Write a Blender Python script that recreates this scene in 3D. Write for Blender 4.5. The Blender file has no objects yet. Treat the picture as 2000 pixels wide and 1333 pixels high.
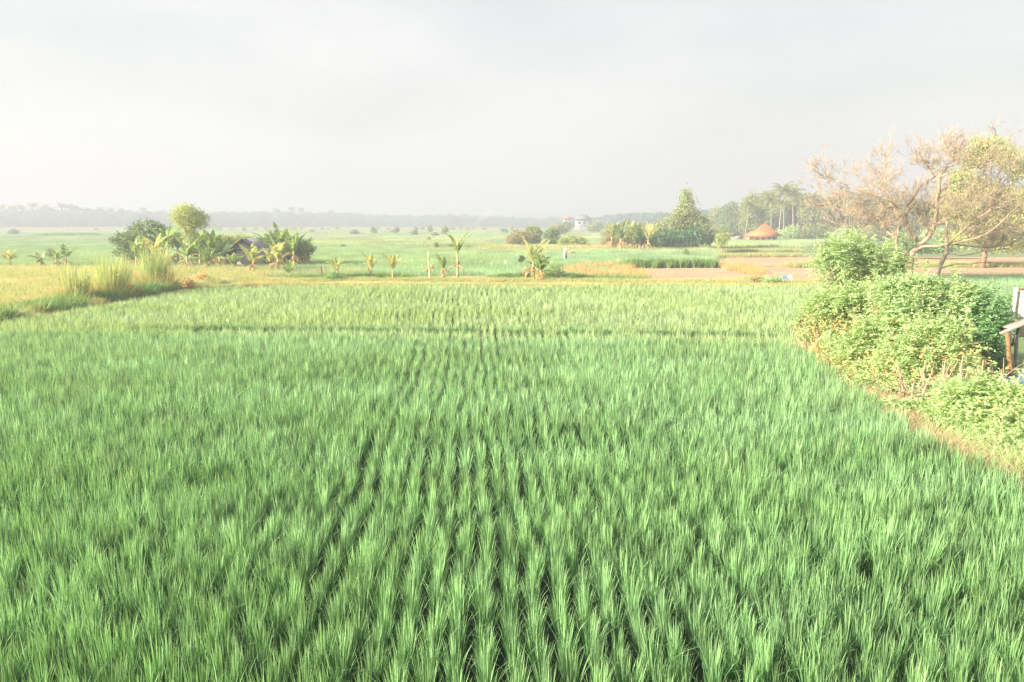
import bpy, math
import numpy as np
from mathutils import Vector

# ------------------------------------------------------------------ camera, sky, sun, exposure
SC = bpy.context.scene
COL = SC.collection
CAM_Z, PITCH, F = 3.8, math.radians(9.73), 1333.0
cam_d = bpy.data.cameras.new('camera')
cam_d.sensor_width = 36.0; cam_d.lens = 24.0
cam_d.clip_start = 0.05; cam_d.clip_end = 6000
cam = bpy.data.objects.new('camera', cam_d); COL.objects.link(cam)
cam.location = (0, 0, CAM_Z); cam.rotation_euler = (math.radians(90) - PITCH, 0, 0)
SC.camera = cam
SC.view_settings.view_transform = 'Standard'; SC.view_settings.look = 'None'
SC.view_settings.gamma = 1.0
SC.view_settings.exposure = 2.5

SUN_EL = math.radians(24)
SUN_AZ = (-0.93, -0.42)                      # where the sun stands, seen from above
world = bpy.data.worlds.new("World"); SC.world = world; world.use_nodes = True
nt = world.node_tree; nt.nodes.clear()
def wn(t, **k):
    n = nt.nodes.new(t)
    for a, b in k.items(): setattr(n, a, b)
    return n
out = wn('ShaderNodeOutputWorld'); bg = wn('ShaderNodeBackground'); bg.inputs['Strength'].default_value = 0.1
sky = wn('ShaderNodeTexSky', sky_type='NISHITA'); sky.sun_disc = False
sky.sun_elevation = SUN_EL; sky.sun_rotation = math.atan2(SUN_AZ[0], SUN_AZ[1])
sky.air_density = 1.5; sky.dust_density = 4.0
tc = wn('ShaderNodeTexCoord')
mp = wn('ShaderNodeMapping'); mp.inputs['Scale'].default_value = (1.0, 1.0, 3.2); mp.inputs['Rotation'].default_value = (0.25, 0.1, 0.3)
nz = wn('ShaderNodeTexNoise'); nz.inputs['Scale'].default_value = 2.0; nz.inputs['Detail'].default_value = 6; nz.inputs['Roughness'].default_value = 0.48
nt.links.new(tc.outputs['Generated'], mp.inputs['Vector']); nt.links.new(mp.outputs['Vector'], nz.inputs['Vector'])
rp = wn('ShaderNodeValToRGB')
rp.color_ramp.elements[0].position = 0.40; rp.color_ramp.elements[0].color = (1.26, 1.30, 1.31, 1)
rp.color_ramp.elements[1].position = 0.62; rp.color_ramp.elements[1].color = (1.57, 1.55, 1.52, 1)
nt.links.new(nz.outputs['Fac'], rp.inputs['Fac'])
# the veil of cloud is brighter towards the sun
dp = wn('ShaderNodeVectorMath', operation='DOT_PRODUCT'); dp.inputs[1].default_value = (-0.96, 0.1, 0.25)
nt.links.new(tc.outputs['Generated'], dp.inputs[0])
mr = wn('ShaderNodeMapRange'); mr.inputs['From Min'].default_value = -0.2; mr.inputs['From Max'].default_value = 0.9
mr.inputs['To Min'].default_value = 0.97; mr.inputs['To Max'].default_value = 1.06
nt.links.new(dp.outputs['Value'], mr.inputs['Value'])
sc_ = wn('ShaderNodeVectorMath', operation='SCALE')
nt.links.new(rp.outputs['Color'], sc_.inputs[0]); nt.links.new(mr.outputs['Result'], sc_.inputs['Scale'])
mx = wn('ShaderNodeMix', data_type='RGBA'); mx.inputs['Factor'].default_value = 0.93
nt.links.new(sky.outputs['Color'], mx.inputs['A']); nt.links.new(sc_.outputs['Vector'], mx.inputs['B'])
nt.links.new(mx.outputs['Result'], bg.inputs['Color']); nt.links.new(bg.outputs['Background'], out.inputs['Surface'])

sun_d = bpy.data.lights.new('sun', 'SUN'); sun_d.energy = 3.6; sun_d.angle = math.radians(0.9); sun_d.color = (1.0, 0.86, 0.68)
sun = bpy.data.objects.new('sun', sun_d); COL.objects.link(sun)
sv = Vector((SUN_AZ[0]*math.cos(SUN_EL), SUN_AZ[1]*math.cos(SUN_EL), math.sin(SUN_EL)))
sun.rotation_euler = sv.to_track_quat('Z', 'Y').to_euler(); sun.location = (-30, -10, 40)

cy = SC.cycles
cy.max_bounces = 6; cy.diffuse_bounces = 3; cy.glossy_bounces = 2; cy.transmission_bounces = 4; cy.volume_bounces = 1
cy.transparent_max_bounces = 8; cy.use_denoising = True; cy.sample_clamp_indirect = 4

# ------------------------------------------------------------------ helpers
_u = np.array([0, math.sin(PITCH), math.cos(PITCH)]); _f = np.array([0, math.cos(PITCH), -math.sin(PITCH)])
def ray(px, py):
    return _f + np.array([1, 0, 0]) * ((px - 1000) / F) + _u * (-(py - 666.5) / F)
def at(px, py, Y):
    d = ray(px, py); return np.array([0, 0, CAM_Z]) + d * (Y / d[1])
def G(px, py, z=0.0):
    d = ray(px, py); return np.array([0, 0, CAM_Z]) + d * ((z - CAM_Z) / d[2])
def gx(px, Y):                                  # world x at column px and distance Y (near the ground)
    return at(px, 470, Y)[0]

def rng(s): return np.random.default_rng(s)
def unit(v): return v / np.maximum(np.linalg.norm(v, axis=-1, keepdims=True), 1e-9)

class MB:
    def __init__(s): s.v = []; s.f = []; s.n = 0
    def add(s, V, Fs):
        V = np.asarray(V, float).reshape(-1, 3)
        s.v.append(V)
        for a in (Fs if isinstance(Fs, list) else [Fs]):
            s.f.append(np.asarray(a, np.int64) + s.n)
        s.n += len(V)
    def build(s, name, mat, parent=None, smooth=False, link=True):
        me = bpy.data.meshes.new(name)
        V = np.concatenate(s.v).astype(np.float32)
        loops = np.concatenate([a.ravel() for a in s.f]).astype(np.int32)
        sizes = np.concatenate([np.full(len(a), a.shape[1]) for a in s.f]).astype(np.int32)
        starts = np.concatenate([[0], np.cumsum(sizes)[:-1]]).astype(np.int32)
        me.vertices.add(len(V)); me.vertices.foreach_set('co', V.ravel())
        me.loops.add(len(loops)); me.loops.foreach_set('vertex_index', loops)
        me.polygons.add(len(sizes)); me.polygons.foreach_set('loop_start', starts)
        try: me.polygons.foreach_set('loop_total', sizes)
        except Exception: pass
        if smooth: me.polygons.foreach_set('use_smooth', np.ones(len(sizes), bool))
        me.update(calc_edges=True); me.validate()
        if mat is not None: me.materials.append(mat)
        o = bpy.data.objects.new(name, me)
        if link: COL.objects.link(o)
        if parent is not None: o.parent = parent
        return o

def tag(o, label=None, cat=None, group=None, kind=None):
    if label: o['label'] = label
    if cat: o['category'] = cat
    if group: o['group'] = group
    if kind: o['kind'] = kind
    return o
def empty(name, loc, label, cat, group=None, rz=0.0):
    o = bpy.data.objects.new(name, None); COL.objects.link(o)
    o.location = tuple(loc); o.rotation_euler = (0, 0, rz); o.empty_display_size = 0.2
    return tag(o, label, cat, group)
def copy_tree(o, loc, rz, s=1.0, label=None):
    r = o.copy(); COL.objects.link(r); r.location = tuple(loc); r.rotation_euler = (0, 0, rz); r.scale = (s, s, s)
    if label: r['label'] = label
    for ch in list(o.children):
        c = ch.copy(); COL.objects.link(c); c.parent = r
        for g in ch.children:
            d = g.copy(); COL.objects.link(d); d.parent = c
    return r

# ---- geometry generators (vectorised)
def blades(mb, R, base, az, h, lean, droop, w, seg=3, sway=(0, 0)):
    n = len(base); ts = np.linspace(0, 1, seg + 1)
    d = np.stack([np.cos(az), np.sin(az), np.zeros(n)], 1)
    wa = az + np.pi / 2 + R.normal(0, 0.7, n)
    wd = np.stack([np.cos(wa), np.sin(wa), np.zeros(n)], 1)
    rows = []
    for t in ts[:-1]:
        c = base + d * ((lean * t + droop * t ** 2.2) * h)[:, None]
        c[:, 2] += h * (t - 0.45 * droop * t ** 3); c[:, 0] += sway[0] * h * t * t; c[:, 1] += sway[1] * h * t * t
        ww = (w * (0.6 + 0.8 * t) * (1 - t) ** 0.5)[:, None] * 0.5 if t > 0 else (w * 0.6)[:, None] * 0.5
        rows += [c - wd * ww, c + wd * ww]
    tip = base + d * ((lean + droop) * h)[:, None]; tip[:, 2] += h * (1 - 0.45 * droop)
    tip[:, 0] += sway[0] * h; tip[:, 1] += sway[1] * h
    rows.append(tip)
    V = np.stack(rows, 1); k = V.shape[1]
    off = (np.arange(n) * k)[:, None]
    q = [off + np.array([[2*i, 2*i+1, 2*i+3, 2*i+2]]) for i in range(seg - 1)]
    t3 = off + np.array([[2*(seg-1), 2*(seg-1)+1, 2*seg]])
    mb.add(V.reshape(-1, 3), (q + [t3]) if q else [t3])

def leaves(mb, R, C, out_n, L, W, up=0.35, rnd=0.9):
    n = len(C)
    nr = unit(out_n * 0.7 + np.array([0, 0, up]) + R.normal(0, rnd, (n, 3)))
    t = unit(np.cross(nr, R.normal(0, 1, (n, 3)))); s = np.cross(nr, t)
    L = (L * R.uniform(0.6, 1.3, n))[:, None]; W = (W * R.uniform(0.7, 1.2, n))[:, None]
    V = np.stack([C - t*L*.5, C + s*W*.5 - t*L*.05, C + t*L*.5, C - s*W*.5 - t*L*.05], 1)
    mb.add(V.reshape(-1, 3), (np.arange(n) * 4)[:, None] + np.arange(4)[None])

def fronds(mb, R, B, D, length, nl, lw, ll, droop=0.5):
    """pinnate sprays: base points B, directions D; nl leaflet pairs each"""
    n = len(B); D = unit(D)
    side = unit(np.cross(D, np.array([0, 0, 1.0])) + R.normal(0, 0.15, (n, 3)))
    length = length * R.uniform(0.7, 1.25, n)
    VV = []
    for i in range(nl):
        t = (i + 0.6) / nl
        c = B + D * (length * t)[:, None]; c[:, 2] -= droop * length * t * t
        for sg in (-1, 1):
            dd = unit(side * sg + D * 0.5 + R.normal(0, 0.22, (n, 3)) + np.array([0, 0, -0.25]))
            l = ll * R.uniform(0.7, 1.15, n)[:, None] * (1.0 - 0.45 * abs(t - 0.4))
            wv = unit(np.cross(dd, R.normal(0, .5, (n, 3)) + np.array([0, 0, 1.0]))) * lw * 0.5
            VV.append(np.stack([c, c + dd*l*.5 + wv, c + dd*l, c + dd*l*.5 - wv], 1))
    V = np.concatenate(VV, 0)
    mb.add(V.reshape(-1, 3), (np.arange(len(V)) * 4)[:, None] + np.arange(4)[None])

def tube(mb, P, r, sides=6, cap=True):
    P = np.asarray(P, float); r = np.asarray(r, float) * np.ones(len(P))
    T = np.gradient(P, axis=0); T = unit(T)
    ref = np.array([0.31, 0.95, 0.05]) if abs(T[0][2]) > 0.6 else np.array([0.05, 0.1, 1.0])
    A = unit(np.cross(T, ref)); B = np.cross(T, A)
    an = np.arange(sides) / sides * 2 * np.pi
    V = P[:, None] + r[:, None, None] * (A[:, None] * np.cos(an)[None, :, None] + B[:, None] * np.sin(an)[None, :, None])
    m = len(P); fs = []
    i = np.arange(sides); j = (i + 1) % sides
    for k in range(m - 1):
        fs.append(np.stack([k*sides+i, k*sides+j, (k+1)*sides+j, (k+1)*sides+i], 1))
    F_ = [np.concatenate(fs)]
    if cap: F_ += [np.arange(sides)[None, ::-1], ((m-1)*sides + np.arange(sides))[None]]
    mb.add(V.reshape(-1, 3), F_)

def box(mb, c, s, rz=0.0, rx=0.0, ry=0.0):
    V = np.array([[x, y, z] for x in (-.5, .5) for y in (-.5, .5) for z in (-.5, .5)]) * np.array(s)
    if rx: V = V @ np.array([[1,0,0],[0,math.cos(rx),math.sin(rx)],[0,-math.sin(rx),math.cos(rx)]])
    if ry: V = V @ np.array([[math.cos(ry),0,-math.sin(ry)],[0,1,0],[math.sin(ry),0,math.cos(ry)]])
    if rz: V = V @ np.array([[math.cos(rz),math.sin(rz),0],[-math.sin(rz),math.cos(rz),0],[0,0,1]])
    mb.add(V + np.array(c), np.array([[0,1,3,2],[4,6,7,5],[0,4,5,1],[2,3,7,6],[0,2,6,4],[1,5,7,3]]))

def quad(mb, pts): mb.add(np.array(pts), np.array([list(range(len(pts)))]))

def inside(P, poly):
    x, y = P[:, 0], P[:, 1]; r = np.zeros(len(P), bool); poly = np.asarray(poly)[:, :2]
    j = len(poly) - 1
    for i in range(len(poly)):
        xi, yi = poly[i]; xj, yj = poly[j]
        c = ((yi > y) != (yj > y)) & (x < (xj - xi) * (y - yi) / (yj - yi + 1e-12) + xi)
        r ^= c; j = i
    return r
def in_view(P, m=1.5):                       # keeps what the camera, or one a few steps aside, can see
    return (np.abs(P[:, 0]) < P[:, 1] * 0.80 + 4.5 * m) & (P[:, 1] > 1.5)

def vnoise(P, s, seed=0):                   # cheap smooth noise in about -1..1
    x, y = P[:, 0] / s, P[:, 1] / s; a = seed * 1.7
    return (np.sin(x*1.3 + 2.1*np.sin(y*0.9 + a) + a) + np.sin(y*1.7 + 1.7*np.sin(x*1.1 - a) + 2*a) + np.sin((x+y)*2.3 + a*3) * .5) / 2.5

# ------------------------------------------------------------------ materials
def new_mat(name):
    m = bpy.data.materials.new(name); m.use_nodes = True; m.node_tree.nodes.clear(); return m, m.node_tree
def leafy(name, cols, trans=0.35, rough=0.5, nscale=0.6, namt=0.35, spec=0.3, inst=False, tcol=None, ncol=None):
    """leaf material: colour per leaf (island) from a ramp, patches of another hue from world-space noise"""
    m, t = new_mat(name); N = t.nodes.new; L = t.links.new
    o = N('ShaderNodeOutputMaterial'); g = N('ShaderNodeNewGeometry'); r = N('ShaderNodeValToRGB')
    els = r.color_ramp.elements
    while len(els) < len(cols): els.new(0.5)
    for i, c in enumerate(cols):
        els[i].position = i / (len(cols) - 1); els[i].color = (*c, 1)
    if inst:
        oi = N('ShaderNodeObjectInfo'); ad = N('ShaderNodeMath'); ad.operation = 'MULTIPLY_ADD'
        ad.inputs[1].default_value = 0.5; L(oi.outputs['Random'], ad.inputs[0])
        h = N('ShaderNodeMath'); h.operation = 'MULTIPLY'; h.inputs[1].default_value = 0.5
        L(g.outputs['Random Per Island'], h.inputs[0]); L(h.outputs[0], ad.inputs[2]); L(ad.outputs[0], r.inputs['Fac'])
    else: L(g.outputs['Random Per Island'], r.inputs['Fac'])
    nz = N('ShaderNodeTexNoise'); nz.inputs['Scale'].default_value = nscale; nz.inputs['Detail'].default_value = 3
    L(g.outputs['Position'], nz.inputs['Vector'])
    mr = N('ShaderNodeMapRange'); mr.inputs['From Min'].default_value = 0.38; mr.inputs['From Max'].default_value = 0.62
    mr.inputs['To Max'].default_value = namt; L(nz.outputs['Fac'], mr.inputs['Value'])
    mx = N('ShaderNodeMix'); mx.data_type = 'RGBA'; L(mr.outputs['Result'], mx.inputs['Factor'])
    L(r.outputs['Color'], mx.inputs['A']); mx.inputs['B'].default_value = (*(ncol or cols[-1]), 1)
    p = N('ShaderNodeBsdfPrincipled'); p.inputs['Roughness'].default_value = rough; p.inputs['Specular IOR Level'].default_value = spec
    L(mx.outputs['Result'], p.inputs['Base Color'])
    tr = N('ShaderNodeBsdfTranslucent')
    tm = N('ShaderNodeMix'); tm.data_type = 'RGBA'; tm.blend_type = 'MULTIPLY'; tm.inputs['Factor'].default_value = 1
    L(mx.outputs['Result'], tm.inputs['A']); tm.inputs['B'].default_value = (*(tcol or (1.25, 1.15, 0.6)), 1); L(tm.outputs['Result'], tr.inputs['Color'])
    ms = N('ShaderNodeMixShader'); ms.inputs['Fac'].default_value = trans
    L(p.outputs[0], ms.inputs[1]); L(tr.outputs[0], ms.inputs[2]); L(ms.outputs[0], o.inputs['Surface'])
    m['_mix'] = 1
    return m
def solid(name, c1, c2, scale=3.0, rough=0.8, bump=0.3, stretch=(1, 1, 1), detail=6, spec=0.3, c3=None):
    m, t = new_mat(name); N = t.nodes.new; L = t.links.new
    o = N('ShaderNodeOutputMaterial'); p = N('ShaderNodeBsdfPrincipled'); tcn = N('ShaderNodeTexCoord'); mp = N('ShaderNodeMapping')
    mp.inputs['Scale'].default_value = stretch; L(tcn.outputs['Object'], mp.inputs['Vector'])
    nz = N('ShaderNodeTexNoise'); nz.inputs['Scale'].default_value = scale; nz.inputs['Detail'].default_value = detail; nz.inputs['Roughness'].default_value = 0.65
    L(mp.outputs['Vector'], nz.inputs['Vector'])
    r = N('ShaderNodeValToRGB'); r.color_ramp.elements[0].position = 0.35; r.color_ramp.elements[1].position = 0.68
    r.color_ramp.elements[0].color = (*c1, 1); r.color_ramp.elements[1].color = (*c2, 1)
    if c3: e = r.color_ramp.elements.new(0.5); e.color = (*c3, 1)
    L(nz.outputs['Fac'], r.inputs['Fac']); L(r.outputs['Color'], p.inputs['Base Color'])
    p.inputs['Roughness'].default_value = rough; p.inputs['Specular IOR Level'].default_value = spec
    b = N('ShaderNodeBump'); b.inputs['Strength'].default_value = bump; b.inputs['Distance'].default_value = 0.05
    L(nz.outputs['Fac'], b.inputs['Height']); L(b.outputs['Normal'], p.inputs['Normal']); L(p.outputs[0], o.inputs['Surface'])
    return m

def rice_mat(name, low, tip, alt, altamt, scale, cells=None):
    """rice: greener low on the blade, paler at the tips; drifts of another green over the field; plots for the far fields"""
    m, t = new_mat(name); N = t.nodes.new; L = t.links.new
    o = N('ShaderNodeOutputMaterial'); g = N('ShaderNodeNewGeometry'); tcn = N('ShaderNodeTexCoord')
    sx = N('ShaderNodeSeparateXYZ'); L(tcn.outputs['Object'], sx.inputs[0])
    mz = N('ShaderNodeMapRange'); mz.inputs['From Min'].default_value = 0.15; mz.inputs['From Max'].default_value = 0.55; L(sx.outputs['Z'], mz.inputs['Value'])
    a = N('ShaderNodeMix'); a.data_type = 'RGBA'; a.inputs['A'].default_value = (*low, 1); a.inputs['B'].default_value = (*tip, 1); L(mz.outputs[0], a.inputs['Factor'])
    mp = N('ShaderNodeMapping'); mp.inputs['Scale'].default_value = (0.45, 1.4, 1); L(g.outputs['Position'], mp.inputs['Vector'])
    nz = N('ShaderNodeTexNoise'); nz.inputs['Scale'].default_value = scale; nz.inputs['Detail'].default_value = 4; L(mp.outputs[0], nz.inputs['Vector'])
    mr = N('ShaderNodeMapRange'); mr.inputs['From Min'].default_value = 0.42; mr.inputs['From Max'].default_value = 0.6; mr.inputs['To Max'].default_value = altamt
    L(nz.outputs['Fac'], mr.inputs['Value'])
    b = N('ShaderNodeMix'); b.data_type = 'RGBA'; L(mr.outputs[0], b.inputs['Factor']); L(a.outputs['Result'], b.inputs['A']); b.inputs['B'].default_value = (*alt, 1)
    last = b.outputs['Result']
    if cells:
        mp2 = N('ShaderNodeMapping'); mp2.inputs['Rotation'].default_value = (0, 0, 0.06); mp2.inputs['Scale'].default_value = cells[:2] + (0.0,)
        L(g.outputs['Position'], mp2.inputs['Vector'])
        vo = N('ShaderNodeTexVoronoi'); vo.distance = 'CHEBYCHEV'; vo.inputs['Scale'].default_value = 1.0; vo.inputs['Randomness'].default_value = 0.6
        L(mp2.outputs[0], vo.inputs['Vector'])
        sp = N('ShaderNodeSeparateColor'); L(vo.outputs['Color'], sp.inputs[0])
        r = N('ShaderNodeValToRGB'); r.color_ramp.interpolation = 'CONSTANT'
        cs = cells[2]
        while len(r.color_ramp.elements) < len(cs): r.color_ramp.elements.new(0.5)
        for i, c in enumerate(cs): r.color_ramp.elements[i].position = i / len(cs); r.color_ramp.elements[i].color = (*c, 1)
        L(sp.outputs[0], r.inputs['Fac'])
        d = N('ShaderNodeMix'); d.data_type = 'RGBA'; d.inputs['Factor'].default_value = cells[3]; L(last, d.inputs['A']); L(r.outputs['Color'], d.inputs['B']); last = d.outputs['Result']
    oi = N('ShaderNodeObjectInfo'); hs = N('ShaderNodeHueSaturation'); L(last, hs.inputs['Color'])
    ad = N('ShaderNodeMath'); ad.operation = 'ADD'; L(oi.outputs['Random'], ad.inputs[0]); L(g.outputs['Random Per Island'], ad.inputs[1])
    mv = N('ShaderNodeMapRange'); mv.inputs['From Max'].default_value = 2; mv.inputs['To Min'].default_value = 0.5; mv.inputs['To Max'].default_value = 1.5
    L(ad.outputs[0], mv.inputs['Value']); L(mv.outputs[0], hs.inputs['Value'])
    p = N('ShaderNodeBsdfPrincipled'); p.inputs['Roughness'].default_value = 0.5; p.inputs['Specular IOR Level'].default_value = 0.2; L(hs.outputs[0], p.inputs['Base Color'])
    tr = N('ShaderNodeBsdfTranslucent'); tm = N('ShaderNodeMix'); tm.data_type = 'RGBA'; tm.blend_type = 'MULTIPLY'; tm.inputs['Factor'].default_value = 1
    L(hs.outputs[0], tm.inputs['A']); tm.inputs['B'].default_value = (1.2, 1.2, 0.7, 1); L(tm.outputs['Result'], tr.inputs['Color'])
    ms = N('ShaderNodeMixShader'); ms.inputs['Fac'].default_value = 0.3; L(p.outputs[0], ms.inputs[1]); L(tr.outputs[0], ms.inputs[2]); L(ms.outputs[0], o.inputs['Surface'])
    return m

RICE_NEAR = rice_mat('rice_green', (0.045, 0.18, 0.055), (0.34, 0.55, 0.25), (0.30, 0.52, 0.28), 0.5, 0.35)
RICE_BACK = rice_mat('rice_pale_green', (0.06, 0.19, 0.06), (0.37, 0.54, 0.27), (0.32, 0.52, 0.31), 0.5, 0.35)  # near rice again, paler: fading with distance put into the colour
RICE_MID = rice_mat('rice_yellow_green', (0.26, 0.40, 0.17), (0.46, 0.54, 0.26), (0.35, 0.48, 0.28), 0.75, 0.22)
RICE_FAR = rice_mat('rice_far', (0.24, 0.38, 0.19), (0.34, 0.46, 0.25), (0.40, 0.48, 0.26), 0.6, 0.05,
                    (0.016, 0.03, [(0.26, 0.40, 0.20), (0.38, 0.46, 0.22), (0.24, 0.40, 0.23), (0.35, 0.45, 0.20), (0.42, 0.44, 0.25), (0.29, 0.42, 0.20)], 0.6))
MUD = solid('wet_mud', (0.012, 0.03, 0.014), (0.03, 0.045, 0.02), 1.5, 0.8, 0.4, spec=0.1)
FIELD_BASE = solid('field_earth', (0.12, 0.17, 0.06), (0.20, 0.24, 0.09), 0.06, 0.9, 0.2, c3=(0.15, 0.22, 0.08))
BROWN = solid('ploughed_earth', (0.32, 0.20, 0.13), (0.54, 0.38, 0.26), 0.8, 0.95, 0.8, (0.25, 3.0, 1), c3=(0.44, 0.28, 0.18))
DRYSOIL = solid('dry_soil', (0.40, 0.30, 0.16), (0.54, 0.43, 0.24), 0.7, 0.95, 0.6, c3=(0.36, 0.38, 0.17))
DRYGRASS = leafy('dry_grass', [(0.62, 0.46, 0.26), (0.66, 0.56, 0.32), (0.58, 0.56, 0.28), (0.44, 0.52, 0.22)], 0.4, 0.6, 0.22, 0.7, inst=True, ncol=(0.33, 0.40, 0.13), tcol=(1.1, 1.0, .7))
PINKSTRAW = leafy('pink_straw', [(0.56, 0.38, 0.26), (0.60, 0.46, 0.32), (0.48, 0.46, 0.24)], 0.35, 0.6, 0.8, 0.5, inst=True, ncol=(0.36, 0.44, 0.18), tcol=(1.1, 1.0, .8))
VINE = leafy('vine_leaf', [(0.26, 0.38, 0.14), (0.42, 0.52, 0.20), (0.58, 0.58, 0.26)], 0.5, 0.5, 0.5, 0.4, ncol=(0.48, 0.46, 0.22))
ORANGEGRASS = leafy('orange_weeds', [(0.60, 0.36, 0.18), (0.60, 0.43, 0.22), (0.50, 0.46, 0.22), (0.30, 0.40, 0.17)], 0.4, 0.6, 0.35, 0.6, inst=True, ncol=(0.50, 0.42, 0.15), tcol=(1.1, 1.0, .7))
WEEDS = leafy('green_weeds', [(0.10, 0.24, 0.08), (0.19, 0.35, 0.12), (0.30, 0.42, 0.14)], 0.35, 0.5, 0.5, 0.4, inst=True)
BUNDG = leafy('bund_grass', [(0.38, 0.44, 0.18), (0.52, 0.48, 0.23), (0.28, 0.42, 0.16)], 0.35, 0.6, 0.3, 0.5, inst=True)
REED = leafy('reed_green', [(0.36, 0.46, 0.20), (0.56, 0.58, 0.28), (0.24, 0.42, 0.18)], 0.45, 0.5, 0.5, 0.4)
REED_DRY = leafy('reed_straw', [(0.55, 0.33, 0.12), (0.60, 0.44, 0.18), (0.48, 0.42, 0.14)], 0.4, 0.6, 0.8, 0.3, tcol=(1.1, 1, .7))
SHRUB = leafy('shrub_leaf', [(0.21, 0.40, 0.18), (0.38, 0.56, 0.29), (0.56, 0.66, 0.36)], 0.4, 0.45, 0.9, 0.4)
SHRUB_Y = leafy('shrub_leaf_yellow', [(0.27, 0.48, 0.22), (0.44, 0.63, 0.33), (0.66, 0.72, 0.38)], 0.45, 0.45, 1.2, 0.4, ncol=(0.42, 0.54, 0.27))
SHRUB_D = leafy('shrub_leaf_dark', [(0.10, 0.26, 0.11), (0.19, 0.38, 0.17), (0.30, 0.48, 0.21)], 0.35, 0.45, 0.9, 0.4)
FLEAF = leafy('dead_leaf', [(0.50, 0.30, 0.14), (0.60, 0.42, 0.20), (0.58, 0.50, 0.22)], 0.4, 0.6, 1.5, 0.3)
TREE_D = leafy('tree_leaf_dark', [(0.06, 0.14, 0.05), (0.13, 0.24, 0.08), (0.28, 0.34, 0.12)], 0.3, 0.45, 0.6, 0.35)
TREE_M = leafy('tree_leaf_mid', [(0.10, 0.22, 0.07), (0.24, 0.34, 0.12), (0.46, 0.46, 0.18)], 0.4, 0.45, 0.5, 0.35)
TREE_Y = leafy('tree_leaf_yellow', [(0.20, 0.34, 0.12), (0.36, 0.47, 0.18), (0.52, 0.54, 0.24)], 0.5, 0.45, 0.5, 0.35)
TREE_T = leafy('tree_leaf_tan', [(0.34, 0.27, 0.15), (0.42, 0.34, 0.19), (0.30, 0.33, 0.14)], 0.4, 0.5, 0.4, 0.45)
CREEPER = leafy('creeper_leaf', [(0.04, 0.13, 0.05), (0.07, 0.20, 0.08), (0.13, 0.26, 0.10)], 0.25, 0.4, 0.8, 0.3)
FOREST = leafy('far_forest_leaf', [(0.02, 0.08, 0.06), (0.035, 0.12, 0.08), (0.06, 0.16, 0.09)], 0.25, 0.6, 0.02, 0.4, inst=True)
PALM = leafy('palm_leaf', [(0.10, 0.17, 0.05), (0.18, 0.23, 0.07), (0.30, 0.27, 0.09)], 0.35, 0.4, 0.4, 0.3)
BAN = leafy('banana_leaf', [(0.10, 0.22, 0.07), (0.20, 0.34, 0.11), (0.36, 0.44, 0.15)], 0.5, 0.35, 0.8, 0.35, spec=0.5)
BAN_Y = leafy('banana_leaf_pale', [(0.28, 0.40, 0.16), (0.42, 0.48, 0.22), (0.56, 0.52, 0.26)], 0.5, 0.4, 0.8, 0.35)
BAN_DRY = leafy('banana_leaf_dry', [(0.34, 0.20, 0.09), (0.46, 0.30, 0.13), (0.52, 0.38, 0.16)], 0.3, 0.7, 1.5, 0.3)
STEM = solid('banana_stem', (0.38, 0.27, 0.13), (0.50, 0.44, 0.22), 2.0, 0.6, 0.3, (4, 4, .5))
STEM_PALE = solid('banana_stem_pale', (0.50, 0.46, 0.22), (0.66, 0.60, 0.34), 2.0, 0.5, 0.2, (4, 4, .5))
BARK = solid('bark', (0.22, 0.15, 0.09), (0.36, 0.26, 0.16), 3.0, 0.9, 0.6, (3, 3, .6))
BARK_TAN = solid('bark_tan', (0.25, 0.19, 0.13), (0.44, 0.35, 0.25), 2.5, 0.9, 0.6, (2, 2, .7))
TWIG = solid('twig', (0.30, 0.24, 0.17), (0.42, 0.34, 0.24), 4.0, 0.9, 0.2)
PALMBARK = solid('palm_bark', (0.20, 0.17, 0.13), (0.32, 0.28, 0.22), 1.0, 0.9, 0.4, (1, 1, 5))
WOOD = solid('old_wood', (0.20, 0.12, 0.06), (0.36, 0.22, 0.11), 3.0, 0.8, 0.5, (4, 4, .5))
WOOD_G = solid('grey_wood', (0.14, 0.14, 0.13), (0.28, 0.27, 0.26), 2.0, 0.8, 0.4, (.5, 5, 5))
BLACKWOOD = solid('dark_timber', (0.05, 0.04, 0.035), (0.11, 0.09, 0.07), 2.0, 0.8, 0.4)
SHEETROOF = solid('weathered_roof', (0.12, 0.12, 0.13), (0.24, 0.24, 0.26), 1.0, 0.6, 0.3)
GREYWALL = solid('grey_board', (0.28, 0.28, 0.28), (0.40, 0.39, 0.38), 1.5, 0.9, 0.3)
PALEBOARD = solid('pale_board', (0.58, 0.50, 0.44), (0.70, 0.62, 0.56), 1.2, 0.7, 0.15)
WHITE = solid('white_paint', (0.26, 0.28, 0.29), (0.34, 0.36, 0.37), 1.0, 0.6, 0.1)
TILE = solid('orange_tile', (0.52, 0.15, 0.05), (0.64, 0.22, 0.08), 3.0, 0.7, 0.5, (1, 1, 4))
BLUE = solid('blue_tarp', (0.06, 0.16, 0.36), (0.16, 0.30, 0.50), 2.0, 0.45, 0.6)
PALEBLUE = solid('pale_tarp', (0.34, 0.46, 0.60), (0.50, 0.60, 0.70), 2.0, 0.5, 0.6)
REDP = solid('red_plastic', (0.70, 0.08, 0.03), (0.85, 0.16, 0.05), 3.0, 0.4, 0.2)
CLOTHW = solid('white_cloth', (0.66, 0.62, 0.60), (0.80, 0.76, 0.74), 4.0, 0.9, 0.3)
CLOTHD = solid('dark_cloth', (0.05, 0.05, 0.06), (0.10, 0.09, 0.10), 4.0, 0.9, 0.3)
PINK = solid('pink_cloth', (0.55, 0.22, 0.20), (0.65, 0.32, 0.28), 4.0, 0.9, 0.3)
WIN = solid('dark_window', (0.03, 0.03, 0.04), (0.05, 0.05, 0.06), 1.0, 0.2, 0.0)

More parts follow.
